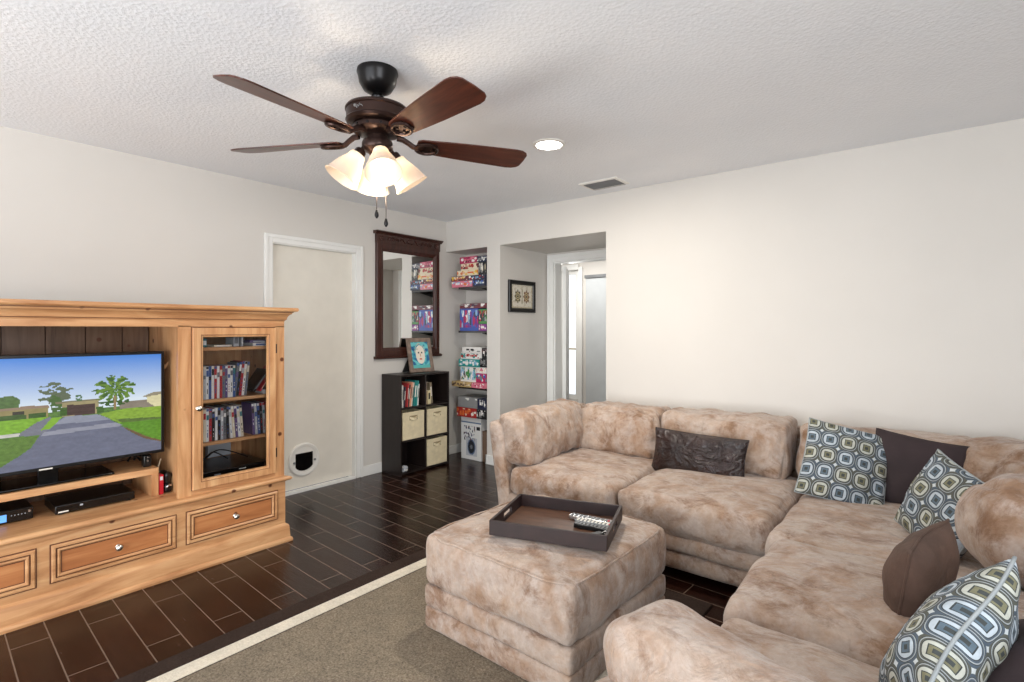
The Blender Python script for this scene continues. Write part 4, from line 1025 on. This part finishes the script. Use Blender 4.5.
def fbin(label, ys, z, tilt=0):
    r = thing('fabric_bin', label, 'storage bin', (.15, sum(ys) / 2, z), group='cream fabric bins in the organizer')
    a, b = ys[0] + .008, ys[1] - .008; h = .250
    m = MB()
    for bx in ((.03, .280, a, a + .006), (.03, .280, b - .006, b), (.03, .036, a, b), (.274, .280, a, b)): m.box(bx[0], bx[1], bx[2], bx[3], z + .001, z + h)
    m.box(.03, .28, a, b, z + .001, z + .005)
    m.build('bin_body', 'bin_fabric', r, bevel=.002)
    c_ = (a + b) / 2
    hd = MB(); n = 10
    pts = [(c_ - .045 + .09 * k / n, -.014 * math.sin(math.pi * k / n)) for k in range(n + 1)]
    vs = []
    for (yy, dz) in pts:
        o_ = .016 * math.sin(math.pi * (yy - c_ + .045) / .09) + .001
        for q in (0, 1): vs.append((.2802 + o_, yy, z + h - .062 + dz + q * .022))
    for (yy, dz) in pts:
        for q in (0, 1): vs.append((.2802 + o_ * 0 - .0, yy, z + h - .062 + dz + q * .022))
    N_ = len(pts)
    hd.add(vs, [(2 * k, 2 * k + 2, 2 * k + 3, 2 * k + 1) for k in range(n)] + [(2 * N_ + 2 * k, 2 * k, 2 * k + 2, 2 * N_ + 2 * k + 2) for k in range(n)] + [(2 * N_ + 2 * k + 1, 2 * k + 1, 2 * k + 3, 2 * N_ + 2 * k + 3) for k in range(n)])
    hd.build('handle', 'bin_fabric', r)
    B(.2801, .2808, c_ - .048, c_ + .048, z + h - .074, z + h - .034).build('handle_shadow', 'handle_shadow', r)
    return r
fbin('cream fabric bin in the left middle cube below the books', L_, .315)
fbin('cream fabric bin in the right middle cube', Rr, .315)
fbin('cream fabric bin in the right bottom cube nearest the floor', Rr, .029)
def book(label, y, w, h, col, tilt=0, cat='book', xf=.255, dpt=.15, name='book', x=0):
    mk = 'cover_%d_%d_%d' % col
    if mk not in MATS: simple(mk, col, .55, var=.05)
    r = thing(name, label, cat, (xf - dpt / 2, y, .6105), (R(tilt), 0, 0), 'books in the top left cube' if y < -.5445 else None)
    hh = h - abs(math.sin(R(tilt))) * w
    z0 = abs(math.sin(R(tilt))) * w
    m = B(-dpt / 2, dpt / 2, 0, .0018, z0, z0 + hh); m.box(-dpt / 2, dpt / 2, w - .0018, w, z0, z0 + hh); m.box(dpt / 2 - .002, dpt / 2, .0018, w - .0018, z0, z0 + hh)
    m.build('cover', mk, r, local=True)
    B(-dpt / 2 + .004, dpt / 2 - .003, .002, w - .002, z0 + .004, z0 + hh - .004).build('pages', 'paper_white', r, local=True)
    B(dpt / 2, dpt / 2 + .0006, w * .25, w * .75, z0 + hh * .35, z0 + hh * .8).build('spine_title', 'paper_white' if sum(col) < 400 else 'black_matte', r, local=True)
bks = [((232, 230, 224), .024, .205, 0, 'white book at the left end of the top left cube'),
       ((210, 206, 200), .012, .200, 0, 'thin pale grey book second from left in the cube'),
       ((52, 46, 60), .012, .185, -4, 'thin dark navy book leaning beside the pale books'),
       ((188, 60, 62), .010, .215, -6, 'thin red book leaning in the top left cube'),
       ((70, 62, 62), .010, .20, -7, 'dark grey book between the red and the pink book'),
       ((220, 150, 120), .014, .225, -9, 'salmon pink book leaning in the top left cube'),
       ((222, 206, 190), .012, .22, -10, 'cream book leaning on the pink book'),
       ((30, 122, 120), .022, .235, -8, 'teal book leaning, thick, in the top left cube'),
       ((44, 140, 136), .016, .232, -8, 'lighter teal book right of the thick teal one'),
       ((226, 226, 222), .012, .20, -6, 'white book right of the teal books')]
y = L_[0] + .004
for i, (c_, w, h, tl, lb) in enumerate(bks):
    book(lb, y + (.006 if tl else 0), w, h, c_, tl * .8); y += w + (.0045 if tl else .001) + (.018 if i == 2 else 0) + (.012 if i == 6 else 0)
book('pale pinkish book at the left of the top right cube', Rr[0] + .012, .014, .215, (216, 190, 180), 0)
book('low cream book beside the pinkish one in the top right cube', Rr[0] + .034, .04, .13, (214, 200, 160), 0, xf=.262)
book('patterned dark-and-cream book in the top right cube', Rr[0] + .082, .024, .20, (128, 116, 96), 5)
r = thing('plastic_packet', 'small clear and white crumpled packet on the floor of the empty lower cube', 'packet', (.24, -.765, .029))
soft(MB(), (.24, -.765, .052), (.03, .028, .022), .015, 12, amp=.010, freq=30, seed=41).build('packet_body', 'case_silver', r)
B(.262, .272, -.78, -.745, .04, .05).build('printed_label', 'paper_white', r)
# framed painting standing on top
p_ = Vector((.155, -.46, .907))
r = thing('picture_frame', 'rustic picture frame with a teal portrait leaning back on the organizer', 'picture frame', p_, (0, 0, R(-9)))
Mf = Matrix.Rotation(R(-14), 4, 'Y')
fm = MB().loft((0, -.135, 0), (0, 1, 0), (0, 0, 1), (1, 0, 0), .27, .335, [(0, -.016), (0, 0), (.003, .004), (.036, .004), (.040, .0), (.040, -.004)], cap=False)
fm.xform(Mf).build('frame', 'rustic_frame', r, local=True, smooth=25)
bb_ = B(-.016, -.008, -.132, .132, .003, .332); bb_.xform(Mf).build('backing', 'black_matte', r, local=True)
def art(u, v):
    n = noise.noise(Vector((u * 5, v * 7, 0))); c = lin((60, 150, 170)) if n > -.05 else lin((110, 196, 200))
    if n > .25: c = lin((34, 96, 150))
    x, y = (u - .5) / .27, (v - .52) / .36
    if x * x + y * y < 1: c = lin((232, 222, 206))
    if (x * .9) ** 2 + (y - .15) ** 2 > .95 and v > .6 and x * x + y * y < 1.45 and n > -.25: c = lin((216, 190, 150))
    for ex in (-.35, .35):
        if ((x - ex) / .18) ** 2 + ((y - .2) / .09) ** 2 < 1: c = lin((60, 56, 60))
    if abs(x + .02) < .07 and -.25 < y < .1: c = lin((196, 160, 136))
    if (x / .3) ** 2 + ((y + .48) / .1) ** 2 < 1: c = lin((200, 104, 84))
    if v < .13: c = lin((92, 180, 176))
    return c
o = painted('painting', (-.003, -.095, .040), (0, .19, 0), (0, 0, .255), 38, 50, art, parent=r, local=True)
for v_ in o.data.vertices: v_.co = Mf @ v_.co
eb = MB().add([(-.008, -.09, .22), (-.008, -.02, .22), (-.105, -.04, .002), (-.105, -.16, .002), (-.012, -.09, .22), (-.012, -.02, .22), (-.109, -.04, .002), (-.109, -.16, .002)], [(0, 1, 2, 3), (4, 5, 6, 7), (0, 1, 5, 4), (1, 2, 6, 5), (2, 3, 7, 6), (3, 0, 4, 7)])
for v_ in eb.v: v_.x -= .055 * (v_.z / .25)
eb.build('easel_leg', 'black_matte', r, local=True)
# ================================================================== framed print in the passage
r = thing('framed_print', 'small black framed print with two ornaments on the passage wall', 'picture frame', (.737, .335, 1.49))
fy0, fy1, fz0, fz1 = .118, .548, 1.487, 1.805
MB().loft((.738, fy0, fz0), (0, 1, 0), (0, 0, 1), (1, 0, 0), fy1 - fy0, fz1 - fz0, [(0, 0), (0, .018), (.004, .022), (.036, .022), (.042, .012), (.045, .008)], cap=False).build('frame', 'black_plastic', r, smooth=25)
def pr(u, v):
    x, y = u * 1.45, v
    n = noise.noise(Vector((u * 9, v * 9, 1)))
    c = lin((224, 218, 204)) if n > -.2 else lin((206, 198, 180))
    if u < .07 or u > .93 or v < .08 or v > .92: return lin((176, 160, 120)) if (u * 40 + v * 30) % 2 < 1.2 else lin((230, 226, 214))
    for cx_, col in ((.30, (96, 88, 62)), (.70, (122, 84, 56))):
        dx, dy = (u - cx_) / .14, (v - .5) / .26; r_ = math.hypot(dx, dy); a = math.atan2(dy, dx)
        if r_ < .95 + .12 * math.cos(8 * a): c = lin(col) if (r_ * 3.2) % 1 < .55 or r_ > .8 else lin((206, 190, 150))
        if r_ < .22: c = lin((52, 44, 34))
    if abs(u - .5) < .01 and .2 < v < .8: c = lin((150, 140, 110))
    return c
painted('print', (.7475, fy0 + .04, fz0 + .04), (0, fy1 - fy0 - .08, 0), (0, 0, fz1 - fz0 - .08), 60, 42, pr, parent=r)

# ================================================================== niche shelves with board games
SZ = (1.745, 1.302, .735)
for i, (z, lb) in enumerate(zip(SZ, ('top', 'middle', 'lowest'))):
    r = thing('niche_shelf', 'black %s shelf board holding games in the wall niche' % lb, 'shelf', (.38, .14, z - .02), group=None)
    B(.185, .568, -.005, .292, z - .020, z).build('board', 'espresso_wood', r, bevel=.001)
    for x in (.47,):
        MB().prism([(.284, z - .075), (.290, z - .075), (.290, z - .021), (.04, z - .021), (.04, z - .027)], 0, x, x + .022).build('bracket', 'black_plastic', r)
r = thing('shelf_standard', 'slotted black upright rail holding the niche shelves', 'shelf rail', (.50, .297, .62))
B(.468, .494, .2915, .2995, .62, 1.95).build('rail', 'black_plastic', r)
r = thing('shelf_standard', 'white upright strip beside the black rail in the niche', 'shelf rail', (.44, .297, .62))
B(.428, .444, .290, .2995, .62, 1.95).build('rail', 'white_plastic', r)
B(.515, .545, .290, .2995, .62, 1.95).build('rail', 'white_plastic', r)
PAL = dict(magenta=(176, 44, 90), red=(168, 44, 42), cream=(226, 212, 184), orange=(214, 110, 52), navy=(34, 40, 66), blue=(62, 88, 168), purple=(120, 44, 130), green=(74, 140, 74), teal=(40, 150, 146), white=(232, 230, 226), black=(26, 26, 30), tan=(202, 172, 118), pink=(214, 120, 138), maroon=(104, 36, 48), grey=(140, 140, 140), brown=(100, 80, 66), yellow=(226, 190, 76), sky=(140, 180, 210))
def printer(base, accents, seed, title=True, dens=.35):
    rnd = random.Random(seed); b = lin(PAL[base]); ac = [lin(PAL[a]) for a in accents]
    blobs = [(rnd.random(), rnd.random(), rnd.uniform(.025, .09), rnd.uniform(.1, .3), rnd.choice(ac)) for _ in range(int(4 + dens * 34))]
    letters = [rnd.random() < .72 for _ in range(40)]; t0 = rnd.uniform(.15, .3); t1 = rnd.uniform(.6, .8)
    def fn(u, v):
        c = b
        for x, y, rx, ry, col in blobs:
            if ((u - x) / rx) ** 2 + ((v - y) / ry) ** 2 < 1: c = col
        if title and t0 < u < t1 and .32 < v < .70:
            k = int((u - t0) * 40)
            if letters[k] and (u * 40) % 1 < .75: c = ac[0]
        if v < .06 or v > .94: c = tuple(x * .9 for x in b)
        return c
    return fn
def game(label, x0, x1, z0, z1, base, acc, seed, yf=.0, dp=.24, rot=0, title=True, nu=44, nv=12, dens=.35, cat='board game', lid=True, nm='board_game_box'):
    cx, cyy = (x0 + x1) / 2, yf + dp / 2
    r = thing(nm, label, cat, (cx, cyy, z0), (0, 0, R(rot)))
    hw, hd, h = (x1 - x0) / 2, dp / 2, z1 - z0 - .001
    k = 'box_' + base
    if k not in MATS: simple(k, PAL[base], .5, var=.04)
    B(-hw + .001, hw - .001, -hd + .001, hd - .001, 0, h - .001).build('box_base', k, r, local=True)
    if lid:
        m = B(-hw, hw, -hd, hd, h - .003, h); m.box(-hw, hw, -hd, -hd + .0015, h * .12, h - .003); m.box(-hw, -hw + .0015, -hd, hd, h * .12, h - .003); m.box(hw - .0015, hw, -hd, hd, h * .12, h - .003)
        m.build('lid', k, r, local=True)
    painted('front_print', (-hw, -hd - .0006, h * .1), (2 * hw, 0, 0), (0, 0, h * .88), nu, nv, printer(base, acc, seed, title, dens), parent=r, local=True)
    painted('side_print', (-hw - .0006, hd, h * .1), (0, -2 * hd, 0), (0, 0, h * .88), 30, nv, printer(base, acc, seed + 50, title, dens), parent=r, local=True)
    return r
t0 = SZ[0]
game('pinkish white board game at the bottom of the top shelf stack', .115, .40, t0, t0 + .062, 'pink', ['white', 'cream', 'orange', 'sky'], 1, yf=-.03)
game('blue and black game box beside the pinkish one on the top shelf', .405, .562, t0, t0 + .062, 'navy', ['white', 'sky', 'blue'], 2, yf=-.03)
game('dark red game box with orange lettering, second up on the top shelf', .105, .345, t0 + .062, t0 + .112, 'maroon', ['orange', 'yellow', 'cream'], 3, yf=-.03)
game('cream and red game box in the middle of the top shelf stack', .17, .46, t0 + .112, t0 + .170, 'cream', ['orange', 'red', 'yellow'], 4, yf=-.01)
game('cream game box with red title, second from top of the top stack', .215, .46, t0 + .170, t0 + .238, 'cream', ['red', 'maroon', 'orange'], 5, yf=0)
game('magenta red game box topmost in the niche', .20, .435, t0 + .238, t0 + .306, 'magenta', ['pink', 'white', 'maroon'], 6, yf=0)
game('black game box at the right, topmost beside the magenta one', .44, .563, t0 + .238, t0 + .300, 'navy', ['grey', 'white'], 7, yf=0)
game('black and white game box at the right of the cream stack', .467, .563, t0 + .112, t0 + .236, 'black', ['white', 'cream', 'grey'], 8, yf=-.01, nv=18)
game('navy game box low at the right of the dark red box', .352, .562, t0 + .062, t0 + .111, 'navy', ['sky', 'white', 'red'], 9, yf=-.028)
t0 = SZ[1]
game('tall blue and purple game box on the middle shelf', .20, .455, t0, t0 + .225, 'blue', ['white', 'magenta', 'purple', 'sky', 'navy'], 12, yf=0, nv=34, nu=40, dens=1.0, title=False)
game('green and red game box at the right of the middle shelf', .46, .563, t0 + .07, t0 + .215, 'green', ['white', 'red', 'navy', 'black'], 13, yf=0, nv=26, nu=20, dens=.9, title=False)
game('magenta game box with white lettering low on the middle shelf', .46, .563, t0, t0 + .069, 'purple', ['white', 'pink'], 14, yf=-.002, nu=20)
game('maroon flat game box lying on top of the tall blue box', .20, .563, t0 + .226, t0 + .276, 'maroon', ['navy', 'white', 'grey'], 15, yf=0)
t0 = SZ[2]
game('long tan game box at the bottom of the lowest shelf stack', .115, .385, t0, t0 + .052, 'tan', ['brown', 'cream'], 21, yf=-.03)
game('pink game box beside the long tan one on the lowest shelf', .39, .563, t0, t0 + .052, 'pink', ['magenta', 'white'], 22, yf=-.03)
game('white game box with green picture above the tan one', .21, .42, t0 + .053, t0 + .205, 'white', ['green', 'teal', 'brown', 'sky'], 23, yf=0, nv=24, title=False, dens=.8)
game('magenta and blue game box at the right under the white one', .425, .563, t0 + .053, t0 + .145, 'magenta', ['teal', 'white', 'blue'], 24, yf=0, nu=22, nv=16)
game('white game box at the right above the magenta and blue one', .425, .563, t0 + .146, t0 + .205, 'white', ['pink', 'cream'], 25, yf=0, nu=22)
game('teal game box with pale shield in the lowest shelf stack', .195, .47, t0 + .206, t0 + .282, 'teal', ['white', 'sky'], 26, yf=-.012)
game('black game box at the right of the teal one', .475, .563, t0 + .206, t0 + .30, 'black', ['grey'], 27, yf=0, nu=16)
game('white game box with small coloured picture above the teal one', .215, .50, t0 + .283, t0 + .345, 'white', ['red', 'teal', 'grey'], 28, yf=0)
game('white game box with black lettering topmost of the lowest stack', .235, .50, t0 + .346, t0 + .405, 'white', ['black', 'grey'], 29, yf=0, dens=.0)
game('dark game box leaning topmost at the right of the lowest stack', .505, .563, t0 + .301, t0 + .40, 'black', ['white', 'maroon'], 30, yf=0, nu=12)
# on the niche floor
def spk(u, v):
    c = lin((222, 222, 220))
    if v > .86: return lin((206, 206, 204)) if v > .9 else lin((90, 110, 140))
    dx, dy = (u - .52) / .2, (v - .30) / .19; r_ = math.hypot(dx, dy)
    if r_ < 1: c = lin((92, 110, 140)) if r_ > .8 else lin((40, 42, 48)) if r_ > .3 else lin((120, 124, 130))
    elif .25 < u < .8 and .08 < v < .52: c = lin((186, 190, 196))
    if .12 < u < .70 and .45 < v < .80:
        n = noise.noise(Vector((u * 14, v * 14, 2)))
        if n > .12: c = lin((44, 46, 54)) if n > .3 else lin((128, 60, 60)) if n > .24 else lin((92, 104, 130))
    if .78 < u < .95 and .72 < v < .80: c = lin((30, 32, 40))
    return c
r = thing('appliance_box', 'large white cardboard box with a printed picture on the niche floor', 'cardboard box', (.35, .15, 0))
B(.20, .475, .02, .27, .001, .425).build('box_body', 'case_white', r); B(.199, .476, .019, .271, .425, .428).build('lid_flap', 'paper_white', r)
painted('front_print', (.201, .0193, .004), (.273, 0, 0), (0, 0, .42), 40, 60, spk, parent=r)
r = thing('brown_carton', 'narrow brown carton on the niche floor beside the white box', 'cardboard box', (.52, .15, 0))
B(.482, .55, .03, .27, .001, .30).build('carton_body', 'cardboard', r, bevel=.002); B(.481, .551, .029, .271, .30, .304).build('lid_flap', 'cardboard', r)
t0 = .429
game('red and orange game box lying on the white cardboard box', .16, .43, t0, t0 + .095, 'red', ['orange', 'cream', 'white'], 31, yf=-.005, nv=16)
game('black game box at the right of the red and orange box', .435, .563, t0, t0 + .095, 'black', ['white', 'grey'], 32, yf=-.002, nu=18, nv=14)
game('grey case lying on the red and orange box', .17, .44, t0 + .096, t0 + .205, 'grey', ['grey', 'white'], 33, yf=0, title=False, dens=.1, cat='case', nm='storage_case')
game('dark case with white stripe at the right of the grey case', .446, .563, t0 + .096, t0 + .20, 'navy', ['white', 'black'], 34, yf=0, nu=18, dens=.2, cat='case', nm='storage_case')
